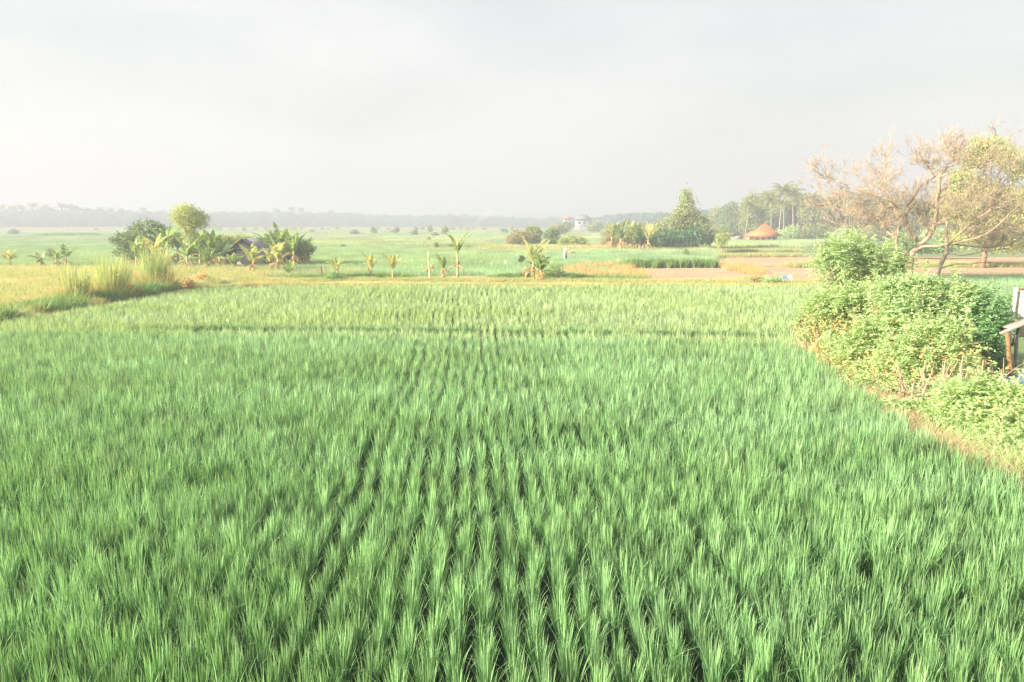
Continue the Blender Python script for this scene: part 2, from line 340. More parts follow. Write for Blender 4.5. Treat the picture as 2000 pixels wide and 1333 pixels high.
# ------------------------------------------------------------------ instancing of stuff
def scatter(name, label, cat, protos, P, rot, scl, idx=None, R=None):
    """one 'stuff' object: copies of a few small meshes on points"""
    R = R or rng(5)
    me = bpy.data.meshes.new(name); n = len(P)
    me.vertices.add(n); me.vertices.foreach_set('co', np.asarray(P, np.float32).ravel())
    a = me.attributes.new('rot', 'FLOAT_VECTOR', 'POINT'); a.data.foreach_set('vector', np.asarray(rot, np.float32).ravel())
    a = me.attributes.new('scl', 'FLOAT_VECTOR', 'POINT'); a.data.foreach_set('vector', np.asarray(scl, np.float32).ravel())
    a = me.attributes.new('idx', 'INT', 'POINT')
    a.data.foreach_set('value', (R.integers(0, len(protos), n) if idx is None else idx).astype(np.int32))
    me.update()
    c = bpy.data.collections.new(name + '_source')
    for i, p in enumerate(protos): c.objects.link(p)
    o = bpy.data.objects.new(name, me); COL.objects.link(o); tag(o, label, cat, kind='stuff')
    ng = bpy.data.node_groups.new(name + '_nodes', 'GeometryNodeTree')
    ng.interface.new_socket('Geometry', in_out='INPUT', socket_type='NodeSocketGeometry')
    ng.interface.new_socket('Geometry', in_out='OUTPUT', socket_type='NodeSocketGeometry')
    N = ng.nodes.new; L = ng.links.new
    gi = N('NodeGroupInput'); go = N('NodeGroupOutput'); ip = N('GeometryNodeInstanceOnPoints'); ci = N('GeometryNodeCollectionInfo')
    ci.inputs['Collection'].default_value = c; ci.inputs['Separate Children'].default_value = True; ci.inputs['Reset Children'].default_value = True
    def attr(nm, ty):
        q = N('GeometryNodeInputNamedAttribute'); q.data_type = ty; q.inputs['Name'].default_value = nm; return q.outputs['Attribute']
    L(gi.outputs[0], ip.inputs['Points']); L(ci.outputs[0], ip.inputs['Instance']); ip.inputs['Pick Instance'].default_value = True
    L(attr('idx', 'INT'), ip.inputs['Instance Index']); L(attr('rot', 'FLOAT_VECTOR'), ip.inputs['Rotation']); L(attr('scl', 'FLOAT_VECTOR'), ip.inputs['Scale'])
    L(ip.outputs[0], go.inputs[0])
    md = o.modifiers.new('instances', 'NODES'); md.node_group = ng
    return o

def hill(seed, n, h, spread, w, seg, mat, droop=0.16):
    R = rng(seed); mb = MB()
    az = R.uniform(0, 2*np.pi, n); rr = R.uniform(0, 1, n) ** .7
    base = np.stack([np.cos(az)*rr*0.035, np.sin(az)*rr*0.035, np.zeros(n)], 1)
    az2 = az + R.normal(0, .5, n)
    hh = h * R.uniform(0.55, 1.08, n) * (1 - 0.22*rr)
    blades(mb, R, base, az2, hh, spread * rr + R.normal(0, .02, n), np.abs(R.normal(droop*.5, droop, n)) * rr, w * R.uniform(.7, 1.2, n), seg)
    k = max(1, n // 22)                       # a few leaves that bend right over
    az = R.uniform(0, 2*np.pi, k)
    blades(mb, R, base[:k], az, h * R.uniform(.7, .95, k), np.full(k, .22), R.uniform(.35, .7, k), np.full(k, w), max(seg, 2))
    return mb.build('rice_hill', mat, link=False)

def tuft(seed, n, h, r, spread, w, seg, mat, name='grass_tuft', droop=0.3):
    R = rng(seed); mb = MB()
    az = R.uniform(0, 2*np.pi, n); rr = np.sqrt(R.uniform(0, 1, n)) * r
    base = np.stack([np.cos(az)*rr, np.sin(az)*rr, np.zeros(n)], 1)
    blades(mb, R, base, R.uniform(0, 2*np.pi, n), h * R.uniform(.45, 1.1, n), R.uniform(0, spread, n), R.uniform(0, droop, n), w * R.uniform(.6, 1.3, n), seg)
    return mb.build(name, mat, link=False)

# ------------------------------------------------------------------ ground, fields
R0 = rng(1)
ROWA = math.radians(-3.0)
rd = np.array([math.sin(ROWA), math.cos(ROWA)]); rc = np.array([math.cos(ROWA), -math.sin(ROWA)])

mb = MB(); S = 1500
xs = np.concatenate([np.linspace(-S, -60, 12), np.linspace(-50, 50, 41), np.linspace(60, S, 12)])
ys = np.concatenate([np.linspace(-60, 60, 41), np.linspace(80, S, 16)])
X, Y_ = np.meshgrid(xs, ys); V = np.stack([X.ravel(), Y_.ravel(), np.zeros(X.size)], 1)
nx, ny = len(xs), len(ys); ii, jj = np.meshgrid(np.arange(nx-1), np.arange(ny-1)); k = (jj*nx + ii).ravel()
mb.add(V, np.stack([k, k+1, k+nx+1, k+nx], 1))
tag(mb.build('ground', FIELD_BASE), kind='structure')

def sheet(name, pts, z, mat):
    mb = MB(); mb.add([[p[0], p[1], z] for p in pts], np.array([list(range(len(pts)))]))
    return tag(mb.build(name, mat), kind='structure')

edge = lambda px: 637 - (px) * 0.185                 # left bank line, in the photograph's columns
bund = lambda px: 648 + px * 0.0125
LB = [G(p, edge(p), 0.1) for p in (-900, -500, 0, 200, 400)]
BUND = [G(p, bund(p), 0.35) for p in (-700, 0, 400, 800, 1200, 1540)]
field1 = [(-16, 0), *[tuple(b[:2]) for b in (G(-1400, 880), G(-900, edge(-900)))], *[tuple(b[:2]) for b in BUND[1:]],
          *[tuple(G(*p)[:2]) for p in ((1565, 700), (1640, 762), (1790, 880), (2000, 975), (2350, 1130))], (7.5, 0)]
field2 = [tuple(b[:2]) for b in BUND[1:]] + [tuple(G(*p)[:2]) for p in ((1600, 640), (1640, 600), (1660, 566))] + [tuple(G(p, 556, .35)[:2]) for p in (1500, 1000, 560)] + [tuple(G(400, 566, .2)[:2]), tuple(G(200, 600, .2)[:2]), tuple(G(0, 637, .1)[:2])]
mud_poly = [(-30, -4), tuple(G(-900, edge(-900))[:2]), tuple(G(0, 640)[:2]), tuple(G(400, 566)[:2]), tuple(G(1660, 560)[:2]), tuple(G(1560, 690)[:2]), tuple(G(2000, 980)[:2]), (11, -4)]
sheet('paddy_mud', mud_poly, 0.004, MUD)

def grid(poly, sx, sy, R, jit, seed):
    poly = np.asarray(poly); c = poly.mean(0); ext = np.abs(poly - c).max() * 1.5
    a = np.arange(-ext, ext, sx); b = np.arange(-ext, ext, sy)
    a = a + R.normal(0, sx*.06, len(a))
    A, B = np.meshgrid(a, b)
    wob = 0.05*np.sin(B*0.8 + 0.35*A) + 0.035*np.sin(B*2.1 + 1.7*A) + 0.025*vnoise(np.stack([A.ravel(), B.ravel()], 1), 1.1, 4).reshape(A.shape)
    P = c + (A + wob)[..., None]*rc + B[..., None]*rd
    P = P.reshape(-1, 2) + R.normal(0, jit, (A.size, 2))
    P = P[inside(P, poly) & in_view(P)]
    return np.concatenate([P, np.zeros((len(P), 1))], 1)

# the near field: every hill of rice on its row
P = grid(field1, 0.228, 0.18, R0, 0.017, 1)
P = P[(P[:, 1] > 2.0)]
d = np.hypot(P[:, 0], P[:, 1])
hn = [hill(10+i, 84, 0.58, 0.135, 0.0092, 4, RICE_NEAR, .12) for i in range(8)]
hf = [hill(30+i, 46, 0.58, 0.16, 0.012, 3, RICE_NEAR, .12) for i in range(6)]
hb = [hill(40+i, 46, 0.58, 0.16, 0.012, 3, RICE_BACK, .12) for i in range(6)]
near = d < 9.5; back = R0.uniform(0, 1, len(P)) < np.clip((P[:, 1] + 1.5*vnoise(P, 3, 8) - 7)/14, 0, .9)  # the paler hills grow likelier with distance, adding to the haze fade
sc = (1.0 + 0.09*vnoise(P, 1.6, 2) + 0.06*vnoise(P, .6, 6) + R0.normal(0, .08, len(P)))
idx = np.where(near, R0.integers(0, 8, len(P)), 8 + R0.integers(0, 6, len(P)) + 6*back)
rot = np.stack([R0.normal(0, .05, len(P)), R0.normal(0.03, .05, len(P)), R0.uniform(0, 6.28, len(P))], 1)
def ridx(protos_n, order):  # collection info sorts children by name
    return order
keep = R0.uniform(0, 1, len(P)) > 0.012
for i, h_ in enumerate(hn + hf + hb): h_.name = 'rice_hill_%02d' % i
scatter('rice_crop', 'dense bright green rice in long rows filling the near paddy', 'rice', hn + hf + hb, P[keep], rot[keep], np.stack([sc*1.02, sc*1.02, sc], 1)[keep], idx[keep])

# second field, paler, behind the bund
P = grid(field2, 0.25, 0.25, R0, 0.02, 2)
h2 = [hill(50+i, 24, 0.50, 0.26, 0.022, 2, RICE_MID) for i in range(6)]
sc = 1.0 + 0.14*vnoise(P, 3, 5) + R0.normal(0, .08, len(P))
keep = R0.uniform(0, 1, len(P)) > 0.02 + 0.10*(vnoise(P, 2.2, 9) > .5)
rot = np.stack([R0.normal(0, .06, len(P)), R0.normal(0, .06, len(P)), R0.uniform(0, 6.28, len(P))], 1)
scatter('rice_crop', 'paler yellow green rice in the second paddy behind the dark low bund', 'rice', h2, P[keep], rot[keep], np.stack([sc, sc, sc], 1)[keep])

# far fields: patches of rice
def patch(seed, size, sp, nb, h, w, mat):
    R = rng(seed); mb = MB(); a = np.arange(-size/2, size/2, sp)
    A, B = np.meshgrid(a, a); base = np.stack([A.ravel(), B.ravel(), np.zeros(A.size)], 1)
    base = np.repeat(base, nb, 0) + np.concatenate([R.normal(0, sp*.22, (A.size*nb, 2)), np.zeros((A.size*nb, 1))], 1); n = len(base)
    blades(mb, R, base, R.uniform(0, 6.28, n), h * R.uniform(.7, 1.1, n), R.uniform(0, .3, n), R.uniform(0, .3, n), w * R.uniform(.7, 1.3, n), 1)
    return mb.build('rice_patch', mat, link=False)
def far_pts(poly, size, R):
    poly = np.asarray(poly)[:, :2]; lo = poly.min(0); hi = poly.max(0)
    A, B = np.meshgrid(np.arange(lo[0], hi[0], size), np.arange(lo[1], hi[1], size)); P = np.stack([A.ravel(), B.ravel()], 1)
    P = P[inside(P, poly) & (np.abs(P[:, 0]) < P[:, 1]*.80 + 8)]
    return np.concatenate([P, np.zeros((len(P), 1))], 1)
def far_rice(name, label, poly, size, protos, scale=1.0):
    R = rng(len(label)); P = far_pts(poly, size * .97, R); n = len(P)
    rot = np.zeros((n, 3)); rot[:, 2] = ROWA + R.integers(0, 2, n) * np.pi
    return scatter(name, label, 'rice', protos, P, rot, np.full((n, 3), scale) * np.array([1, 1, 1])*R.uniform(.94, 1.06, (n, 1)))
pf = [patch(70+i, 2.5, 0.25, 9, 0.5, 0.03, RICE_FAR) for i in range(4)]
pv = [patch(80+i, 8.0, 0.5, 7, 0.55, 0.12, RICE_FAR) for i in range(4)]
GP = lambda *p: tuple(G(*p)[:2])
f3 = [GP(440, 541), GP(1130, 541), GP(1240, 515), GP(1380, 513), GP(1400, 486), GP(940, 489), GP(640, 478), GP(240, 470), GP(-500, 470), GP(-500, 520), GP(200, 522), GP(420, 530)]
far_rice('rice_crop', 'smooth pale green rice field behind the row of banana plants', f3, 2.5, pf)
f4 = [(-420, GP(0, 469)[1]), GP(240, 469), GP(640, 476), GP(940, 485), GP(1250, 482), GP(1400, 484), GP(1640, 484), GP(1640, 468), GP(1400, 464), GP(1250, 455), (160, 420), (-30, 640), (-330, 600), (-560, 430)]
far_rice('rice_crop', 'hazy flat green rice plots reaching to the distant trees', f4, 8.0, pv)
f5 = [GP(1765, 543), GP(2600, 540), GP(2600, 640), GP(2200, 700), GP(1900, 660), GP(1700, 600)]
far_rice('rice_crop', 'short pale green rice field to the right behind the leafy hedge', f5, 2.5, pf)

# bare and dry ground
def bumpy(name, poly, z, amp, mat, step=1.2):
    poly = np.asarray(poly); lo = poly.min(0) - step; hi = poly.max(0) + step
    xs = np.arange(lo[0], hi[0] + step, step); ys = np.arange(lo[1], hi[1] + step, step)
    X, Y_ = np.meshgrid(xs, ys); P = np.stack([X.ravel(), Y_.ravel()], 1)
    ins = inside(P, poly); z_ = np.where(ins, z + amp*(vnoise(P, 2.5, 3)*.5+.5), -0.08)
    nx, ny = len(xs), len(ys); ii, jj = np.meshgrid(np.arange(nx-1), np.arange(ny-1)); k = (jj*nx + ii).ravel()
    q = np.stack([k, k+1, k+nx+1, k+nx], 1); q = q[ins[q].any(1)]
    mb = MB(); mb.add(np.concatenate([P, z_[:, None]], 1), q)
    return tag(mb.build(name, mat, smooth=True), kind='structure')
dry_poly = [GP(-900, edge(-900)-6), GP(-400, edge(-400)-5), GP(0, 630), GP(200, 597), GP(400, 559), GP(520, 546), GP(560, 536), GP(430, 525), GP(200, 527), GP(-500, 527)]
bumpy('dry_bank', dry_poly, 0.10, 0.22, DRYSOIL, 1.0)
sheet('ploughed_plot', [GP(1225, 553), GP(1560, 556), GP(1570, 540), GP(1440, 524), GP(1225, 524)], 0.006, BROWN)
sheet('ploughed_plot', [GP(1400, 521), GP(2600, 519), GP(2600, 503), GP(1420, 503)], 0.006, BROWN)
sheet('ploughed_plot', [GP(1480, 541), GP(1570, 553), GP(2600, 540), GP(2600, 523), GP(1470, 523)], 0.010, BROWN)
bank_poly = [GP(440, 553), GP(440, 544), GP(1110, 541), GP(1225, 524), GP(1300, 555), GP(1640, 560), GP(1640, 566), GP(1000, 563), GP(560, 562)]
bumpy('grassy_bank', bank_poly, 0.05, 0.12, DRYSOIL, 1.0)
hedge_poly = [GP(1545, 672), GP(1640, 758), GP(1790, 878), GP(2000, 972), GP(2300, 1110), (12, 9), (14, 26), GP(1760, 600), GP(1640, 600), GP(1600, 650)]
bumpy('hedge_bank', hedge_poly, 0.02, 0.14, DRYSOIL, 0.6)
sheet('field_path', [GP(-600, 456), GP(250, 452), GP(250, 449), GP(-600, 451)], 0.01, BROWN)

def fill(poly, n, R, view=True):
    poly = np.asarray(poly)[:, :2]; lo = poly.min(0); hi = poly.max(0); P = R.uniform(lo, hi, (n*4, 2)); P = P[inside(P, poly)]
    if view: P = P[in_view(P)]
    P = P[:n]; return np.concatenate([P, np.zeros((len(P), 1))], 1)
def strip(pix, width, n, R, z=0.0):
    """points scattered along a line across the ground, given in the photograph's pixels"""
    Q = np.array([G(*p)[:2] for p in pix]); sl = np.linalg.norm(np.diff(Q, axis=0), axis=1); cum = np.concatenate([[0], np.cumsum(sl)])
    t = R.uniform(0, cum[-1], n); P = np.stack([np.interp(t, cum, Q[:, 0]), np.interp(t, cum, Q[:, 1])], 1) + R.normal(0, width/2, (n, 2))
    return np.concatenate([P, np.full((n, 1), z)], 1)
def stuff(name, label, cat, protos, P, s0, s1, seed=3):
    R = rng(seed); n = len(P); s = R.uniform(s0, s1, n)
    rot = np.stack([R.normal(0, .08, n), R.normal(0, .08, n), R.uniform(0, 6.28, n)], 1)
    return scatter(name, label, cat, protos, P, rot, np.stack([s, s, s*R.uniform(.8, 1.2, n)], 1), R=R)

dry_t = [tuft(100+i, 60, .34, .32, .7, .016, 2, DRYGRASS) for i in range(4)]
P = fill(dry_poly, 8500, rng(4)); P[:, 2] = .05
stuff('dry_grass', 'low sunlit straw and yellow grass over the open bank at left', 'grass', dry_t + [tuft(108+i, 60, .5, .3, .8, .018, 2, BUNDG) for i in range(2)], P, .4, 1.35)
weed_t = [tuft(110+i, 90, .5, .32, 1.0, .028, 2, WEEDS) for i in range(4)]
P = strip([(-600, edge(-600)-8), (0, 626), (100, 608), (200, 592), (330, 567)], .75, 620, rng(6), .05)
P = P[(vnoise(P, 1.1, 4) > -0.35)]
stuff('green_weeds', 'dark green weeds tumbling along the edge of the left bank', 'weeds', weed_t, P, .4, 1.6)
P = strip([(-600, edge(-600)+4), (0, 641), (200, 603), (400, 564), (520, 553)], .35, 900, rng(7))
bund_t = [tuft(120+i, 50, .28, .25, .8, .016, 2, BUNDG) for i in range(4)]
stuff('edge_grass', 'thin line of straw coloured grass between left bank and paddy', 'grass', bund_t, P, .4, .8)
# the bund between the paddies: dark taller plants along the far lip
mbd = MB(); Q = np.array([G(p, bund(p)+7, 0.0)[:2] for p in np.linspace(150, 1560, 40)])
prof = [(-.24, 0), (-.14, .16), (.14, .16), (.24, 0)]
Vv = np.array([[[q[0], q[1]+a + .04*math.sin(i*1.9), z + (0.02*math.sin(i*2.7) if z else -0.02)] for a, z in prof] for i, q in enumerate(Q)])
kk = []
for i in range(len(Q)-1):
    for j in range(3): kk.append([i*4+j, (i+1)*4+j, (i+1)*4+j+1, i*4+j+1])
mbd.add(Vv.reshape(-1, 3), np.array(kk)); tag(mbd.build('field_bund', MUD, smooth=True), kind='structure')
P = strip([(250, bund(250)+2), (1000, bund(1000)+2), (1535, bund(1535)+2)], .10, 1100, rng(8), .06)
P = P[rng(18).uniform(0, 1, len(P)) < np.clip((P[:, 0] + 14.5)/5, .15, 1)]
P = P[vnoise(P, .5, 3) > -.55]
DARKRICE = rice_mat('rice_dark', (0.07, 0.19, 0.08), (0.18, 0.35, 0.15), (0.13, 0.31, 0.14), .6, .8)
dk = [hill(130+i, 36, .52, .3, .018, 2, DARKRICE) for i in range(4)]
stuff('bund_grass', 'dark green grass standing along the bund between two paddies', 'grass', dk, P, .5, .85)
P = strip([(1000, bund(1000)+9), (1540, bund(1540)+7)], .08, 320, rng(9), .1)
stuff('straw_grass', 'thin pale straw line on the near side of the bund', 'grass', bund_t, P, .25, .45)
# bank with the banana row
P = strip([(480, 552), (1000, 552), (1600, 557)], 1.1, 3600, rng(10), .05)
P = np.concatenate([P, strip([(480, 560), (1000, 562), (1640, 563)], .7, 2200, rng(110), .02)])
stuff('dry_grass', 'pale straw grass along the bank under the banana row', 'grass', dry_t + [tuft(105+i, 60, .34, .32, .9, .018, 2, BUNDG) for i in range(4)], P, .4, 1.0)
P = np.concatenate([strip([(560, 549), (800, 545)], .6, 260, rng(11), .08), strip([(960, 547), (1090, 542), (1120, 548), (1260, 552)], .7, 330, rng(12), .08)])
stuff('green_weeds', 'low green weeds along the far bank between banana plants', 'weeds', weed_t, P, .45, .9)
org = [tuft(140+i, 70, .62, .5, .8, .024, 2, ORANGEGRASS) for i in range(4)]
P = np.concatenate([fill([GP(1095, 545), GP(1250, 552), GP(1262, 537), GP(1215, 519), GP(1100, 521)], 330, rng(13))])
P = P[vnoise(P, 1.6, 7) + rng(5).normal(0, .3, len(P)) > -.2]
stuff('orange_weeds', 'orange and yellow dry weeds mounded left of the bare plot', 'weeds', org, P, .45, 1.3)
P = np.concatenate([fill([GP(1400, 517), GP(1430, 517), GP(1500, 533), GP(1480, 539), GP(1420, 530)], 120, rng(14))])
stuff('orange_weeds', 'orange dry weeds on the far corner of the bare plot', 'weeds', org, P, .6, 1.1)
P = strip([(1240, 555), (1400, 553), (1470, 545), (1535, 553)], .5, 380, rng(15))
stuff('weeds_strip', 'yellow green grass edging the bare plot in front', 'grass', bund_t, P, .5, 1.2)
P = fill([GP(-200, 560), GP(0, 600), GP(120, 580), GP(330, 545), GP(200, 530), GP(-200, 532)], 300, rng(114)); P = P[vnoise(P, 2.2, 8) > .05]
stuff('orange_weeds', 'orange and straw weed patches scattered over the open left bank', 'weeds', org, P, .3, .7)
P = fill([GP(1240, 552), GP(1560, 555), GP(2300, 540), GP(2300, 505), GP(1420, 505), GP(1440, 524), GP(1240, 526)], 420, rng(115)); P = P[vnoise(P, 2.6, 11) > .1]
stuff('stubble', 'thin stubble and weeds scattered over the bare ploughed plots', 'stubble', bund_t, P, .3, .9)
P = fill(dry_poly, 900, rng(116)); P = P[vnoise(P, 1.7, 13) > .42]
stuff('green_weeds', 'patches of green weeds scattered through the straw of the left bank', 'weeds', weed_t, P, .25, .8)
corn = [tuft(150+i, 60, 1.0, .2, .35, .05, 3, WEEDS) for i in range(4)]
P = strip([(1222, 524), (1392, 523)], .5, 420, rng(16))
stuff('maize_crop', 'row of upright dark green maize behind the bare plot', 'maize', corn, P, .6, .9)
# bunds far off
far_t = [tuft(160+i, 90, .6, 1.0, .8, .06, 1, BUNDG) for i in range(3)]
fo = [tuft(170+i, 90, .7, 1.0, .8, .06, 1, DRYGRASS) for i in range(3)]
L1 = [[(940, 490), (1230, 488)], [(940, 488), (1230, 487)], [(1100, 486), (1200, 484)]]
P = np.concatenate([strip(l, 1.2, 220, rng(20+i)) for i, l in enumerate(L1)])
stuff('dry_grass', 'tan strip of dry grass across the middle distance', 'grass', fo, P, .7, 1.3)
L2 = [[(640, 478), (940, 481)], [(420, 462), (1000, 467)], [(560, 456), (1000, 458)], [(640, 452), (900, 452)], [(1140, 479), (1190, 480)], [(-300, 470), (240, 469)], [(1560, 492), (1400, 493)], [(1400, 503), (1560, 502)], [(1540, 522), (1760, 524)], [(1760, 521), (2100, 522)]]
P = np.concatenate([strip(l, .6, 260, rng(40+i)) for i, l in enumerate(L2)])
stuff('bund_grass', 'thin lines of grass on the bunds between distant plots', 'grass', far_t, P, .5, 1.0)
P = np.concatenate([strip([(-300, 453), (240, 450)], 6, 900, rng(61)), strip([(440, 450), (1000, 450)], 9, 900, rng(62))])
stuff('dry_grass', 'far tan reeds and dry grass below the hazy trees', 'grass', fo, P, 1.5, 3.5)
P = strip([(75, 463), (190, 461)], 1.5, 260, rng(63))
stuff('low_hedge', 'dark green low hedge line across the far left field', 'hedge', [tuft(180+i, 80, .9, .6, .6, .12, 1, WEEDS) for i in range(3)], P, .8, 1.5)
# litter and dry grass on the hedge bank
P = strip([(1565, 688), (1645, 750), (1790, 868), (2000, 956)], .55, 1100, rng(64), .03)
stuff('dry_grass', 'tan dry grass and stalks between rice and leafy hedge', 'grass', [tuft(195+i, 70, .34, .3, 1.3, .012, 2, PINKSTRAW, droop=.7) for i in range(4)], P, .4, 1.1)
P = fill([GP(1800, 850), GP(1990, 950), GP(2100, 930), GP(1960, 830)], 170, rng(65))
stuff('green_weeds', 'pale green weeds spilling under the hedge at lower right', 'weeds', [tuft(190+i, 70, .45, .25, .9, .02, 2, SHRUB_Y) for i in range(3)], P, .5, 1.0)

# ------------------------------------------------------------------ plants
def lobed(R, lobes, ncl, nleaf, cr, bias=0.5):
    """leaf positions: clusters in the outer part of ellipsoid lobes, so gaps and clumps form"""
    lobes = np.asarray(lobes, float); vol = lobes[:, 3]*lobes[:, 4]*lobes[:, 5]; w = vol**.7 / (vol**.7).sum()
    li = R.choice(len(lobes), ncl, p=w); dr = unit(R.normal(0, 1, (ncl, 3))); rad = bias + (1-bias)*R.uniform(0, 1, ncl)**.6
    C = lobes[li, :3] + dr * rad[:, None] * lobes[li, 3:6]
    C = np.repeat(C, nleaf, 0); D = np.repeat(dr, nleaf, 0)
    size = np.repeat(R.uniform(.5, 1.3, ncl), nleaf)[:, None] * cr
    off = R.normal(0, 1, C.shape) * size * np.array([1, 1, .7]); P = C + off
    return P, unit(D + off/np.maximum(size, 1e-6)*.5)

def grow(mb, R, p, d, length, r, depth, spread=.6, up=.25, nseg=5, kids=(2, 4), tips=None, minr=.004, shrink=.66, sides=5):
    P = [np.array(p, float)]; d = unit(np.array(d, float)); dirs = [d]
    for i in range(nseg):
        d = unit(d + R.normal(0, .16, 3) + np.array([0, 0, up*.12])); P.append(P[-1] + d*length/nseg); dirs.append(d)
    rr = np.linspace(r, max(r*.5, minr), nseg+1)
    tube(mb, P, rr, sides if depth > 0 else 3, cap=False)
    if depth <= 0:
        if tips is not None: tips.append(P[-1])
        return
    for j in range(R.integers(kids[0], kids[1]+1)):
        k = nseg if j == 0 else R.integers(max(1, nseg//3), nseg+1)
        nd = unit(dirs[k] + R.normal(0, spread, 3) + np.array([0, 0, up]))
        grow(mb, R, P[k], nd, length*shrink*R.uniform(.7, 1.2), max(rr[k]*.62, minr), depth-1, spread, up, max(3, nseg-1), kids, tips, minr, shrink, max(3, sides-1))

def leafy_tree(name, label, cat, x, y, trunk_h, lobes, mat, R, ncl=260, nleaf=26, cr=.22, L=.16, W=.09, r=.09, bark=BARK, bias=.45, group=None, lean=(0, 0)):
    root = empty(name, (x, y, 0), label, cat, group)
    mb = MB(); P = np.array([[lean[0]*t, lean[1]*t, trunk_h*t - .05] for t in np.linspace(0, 1, 6)]); P[1:-1, :2] += R.normal(0, r*.4, (4, 2))
    tube(mb, P, np.linspace(r*1.15, r*.7, 6), 8)
    for l in lobes:
        e = np.array(l[:3]); s = P[-2] if R.uniform() < .5 else P[-1]; m_ = (s + e)/2 + R.normal(0, .08*np.linalg.norm(e-s), 3)
        tube(mb, [s, m_, e], [r*.55, r*.35, r*.15], 6, cap=False)
        for _ in range(4):
            q = e + unit(R.normal(0, 1, 3))*np.array(l[3:6])*.75; tube(mb, [m_*.3+e*.7, (e+q)/2 + R.normal(0, .05, 3), q], [r*.2, r*.12, r*.05], 4, cap=False)
    mb.build('trunk', bark, root, smooth=True)
    mb = MB(); C, D = lobed(R, lobes, ncl, nleaf, cr, bias); leaves(mb, R, C, D, L, W)
    mb.build('crown', mat, root); return root

def bush(name, label, cat, x, y, lobes, mat, R, ncl=160, nleaf=24, cr=.16, L=.10, W=.05, bias=.3, group=None, pinn=False, stems=8, sr=.018, smat=BARK_TAN, z0=0.0, extra=None):
    root = empty(name, (x, y, z0), label, cat, group); mb = MB()
    for i in range(stems):
        l = lobes[i % len(lobes)]; a = R.uniform(0, 6.28); b = np.array([l[0]*.4 + .18*np.cos(a), l[1]*.4 + .18*np.sin(a), -.05])
        e = np.array(l[:3]) + R.normal(0, .5, 3)*np.array(l[3:6]); m_ = (b+e)/2 + np.array([*R.normal(0, .12, 2), .15*abs(e[2])])
        tube(mb, [b, b*.4+m_*.6 + R.normal(0, .03, 3), m_, e], [sr*1.2, sr, sr*.8, sr*.3], 5)
    mst = mb
    mb = MB()
    if pinn:
        big = [l for l in lobes]; sub = []
        for l in big:
            for _ in range(7):
                q = unit(R.normal(0, 1, 3)); q[1] = -abs(q[1])*.8 if R.uniform() < .6 else q[1]
                s_ = R.uniform(.22, .42); sub.append((l[0]+q[0]*l[3]*.95, l[1]+q[1]*l[4]*.9, max(l[2]+q[2]*l[5]*.95, .12), l[3]*s_, l[4]*s_, l[5]*s_*1.2))
        C, D = lobed(R, sub, int(ncl*.55), nleaf, cr*.8, .3); k_ = R.uniform(0, 1, len(C)) < 1
        fronds(mb, R, C[k_], D[k_] + np.array([0, 0, .4]) + R.normal(0, .35, D[k_].shape), .27, 6, W*1.1, L*1.1, .4)
        sh = mst
        for _ in range(len(big)*4):                       # long shoots that stand out of the outline
            l = big[R.integers(0, len(big))]; q = unit(R.normal(0, 1, 3) + np.array([0, -.3, .7])); b = np.array(l[:3]) + q*np.array(l[3:6])*.7
            e = b + unit(q + np.array([0, 0, .6]) + R.normal(0, .3, 3))*R.uniform(.35, .75); tube(sh, [b, (b+e)/2, e], [.012, .009, .004], 4)
            tt_ = R.uniform(.2, 1, 9)[:, None]; pb = b + (e-b)*tt_; fronds(mb, R, pb, R.normal(0, .8, (9, 3)) + np.array([0, 0, .25]), .24, 6, W*1.1, L*1.1, .45)
        ncl = int(ncl*.5)
        C, D = lobed(R, lobes, ncl, nleaf, cr*.85, bias+.15)
        fronds(mb, R, C, D + np.array([0, 0, .3]) + R.normal(0, .4, D.shape), .27, 6, W*1.1, L*1.1, .4)
    else:
        C, D = lobed(R, lobes, ncl, nleaf, cr, bias); leaves(mb, R, C, D, L, W)
    mb.build('foliage', mat, root); mst.build('branches', smat, root, smooth=True)
    if extra:
        m2, k = extra; mb = MB(); C, D = lobed(R, [(l[0], l[1]-.15, l[2]*.7, l[3]*1.05, l[4]*1.05, l[5]*.8) for l in lobes], k, 14, cr*1.3, .75); leaves(mb, R, C, D, L*1.6, W*1.7); mb.build('dry_leaves', m2, root)
    return root

def ban_leaf(mb, R, p, az, elev, length, width, droop, torn=.5, seg=11):
    d = np.array([math.cos(az), math.sin(az), 0.0]); s = np.array([-math.sin(az), math.cos(az), 0.0])
    t = np.linspace(0, 1, seg+1); a = elev - droop*t**1.5
    st = length/seg; pts = [np.array(p, float)]
    for i in range(seg): pts.append(pts[-1] + (d*math.cos(a[i]) + np.array([0, 0, math.sin(a[i])]))*st)
    pts = np.array(pts); prof = np.sin(np.clip(t*1.02+.02, 0, 1)*np.pi)**.45 * (t > .1) * width/2; prof[-1] = width*.06
    prof = np.where(t < .12, width*.03, prof)
    for sg in (-1, 1):
        for i in range(seg):
            if i > 1 and R.uniform() < torn*.16: continue
            dr = R.uniform(.05, .5)*torn + .2; f0 = prof[i]*R.uniform(.8, 1.0); f1 = prof[i+1]*R.uniform(.8, 1.0)
            g = .10*st*torn
            c0 = pts[i] + (pts[i+1]-pts[i])*g/st; c1 = pts[i+1]
            e0 = c0 + s*sg*f0*math.cos(dr) - np.array([0, 0, f0*math.sin(dr)]); e1 = c1 + s*sg*f1*math.cos(dr) - np.array([0, 0, f1*math.sin(dr)])
            mb.add([c0, c1, e1, e0], np.array([[0, 1, 2, 3]]))
    tube(mb, pts, np.linspace(.022, .006, len(pts)), 4, cap=False)

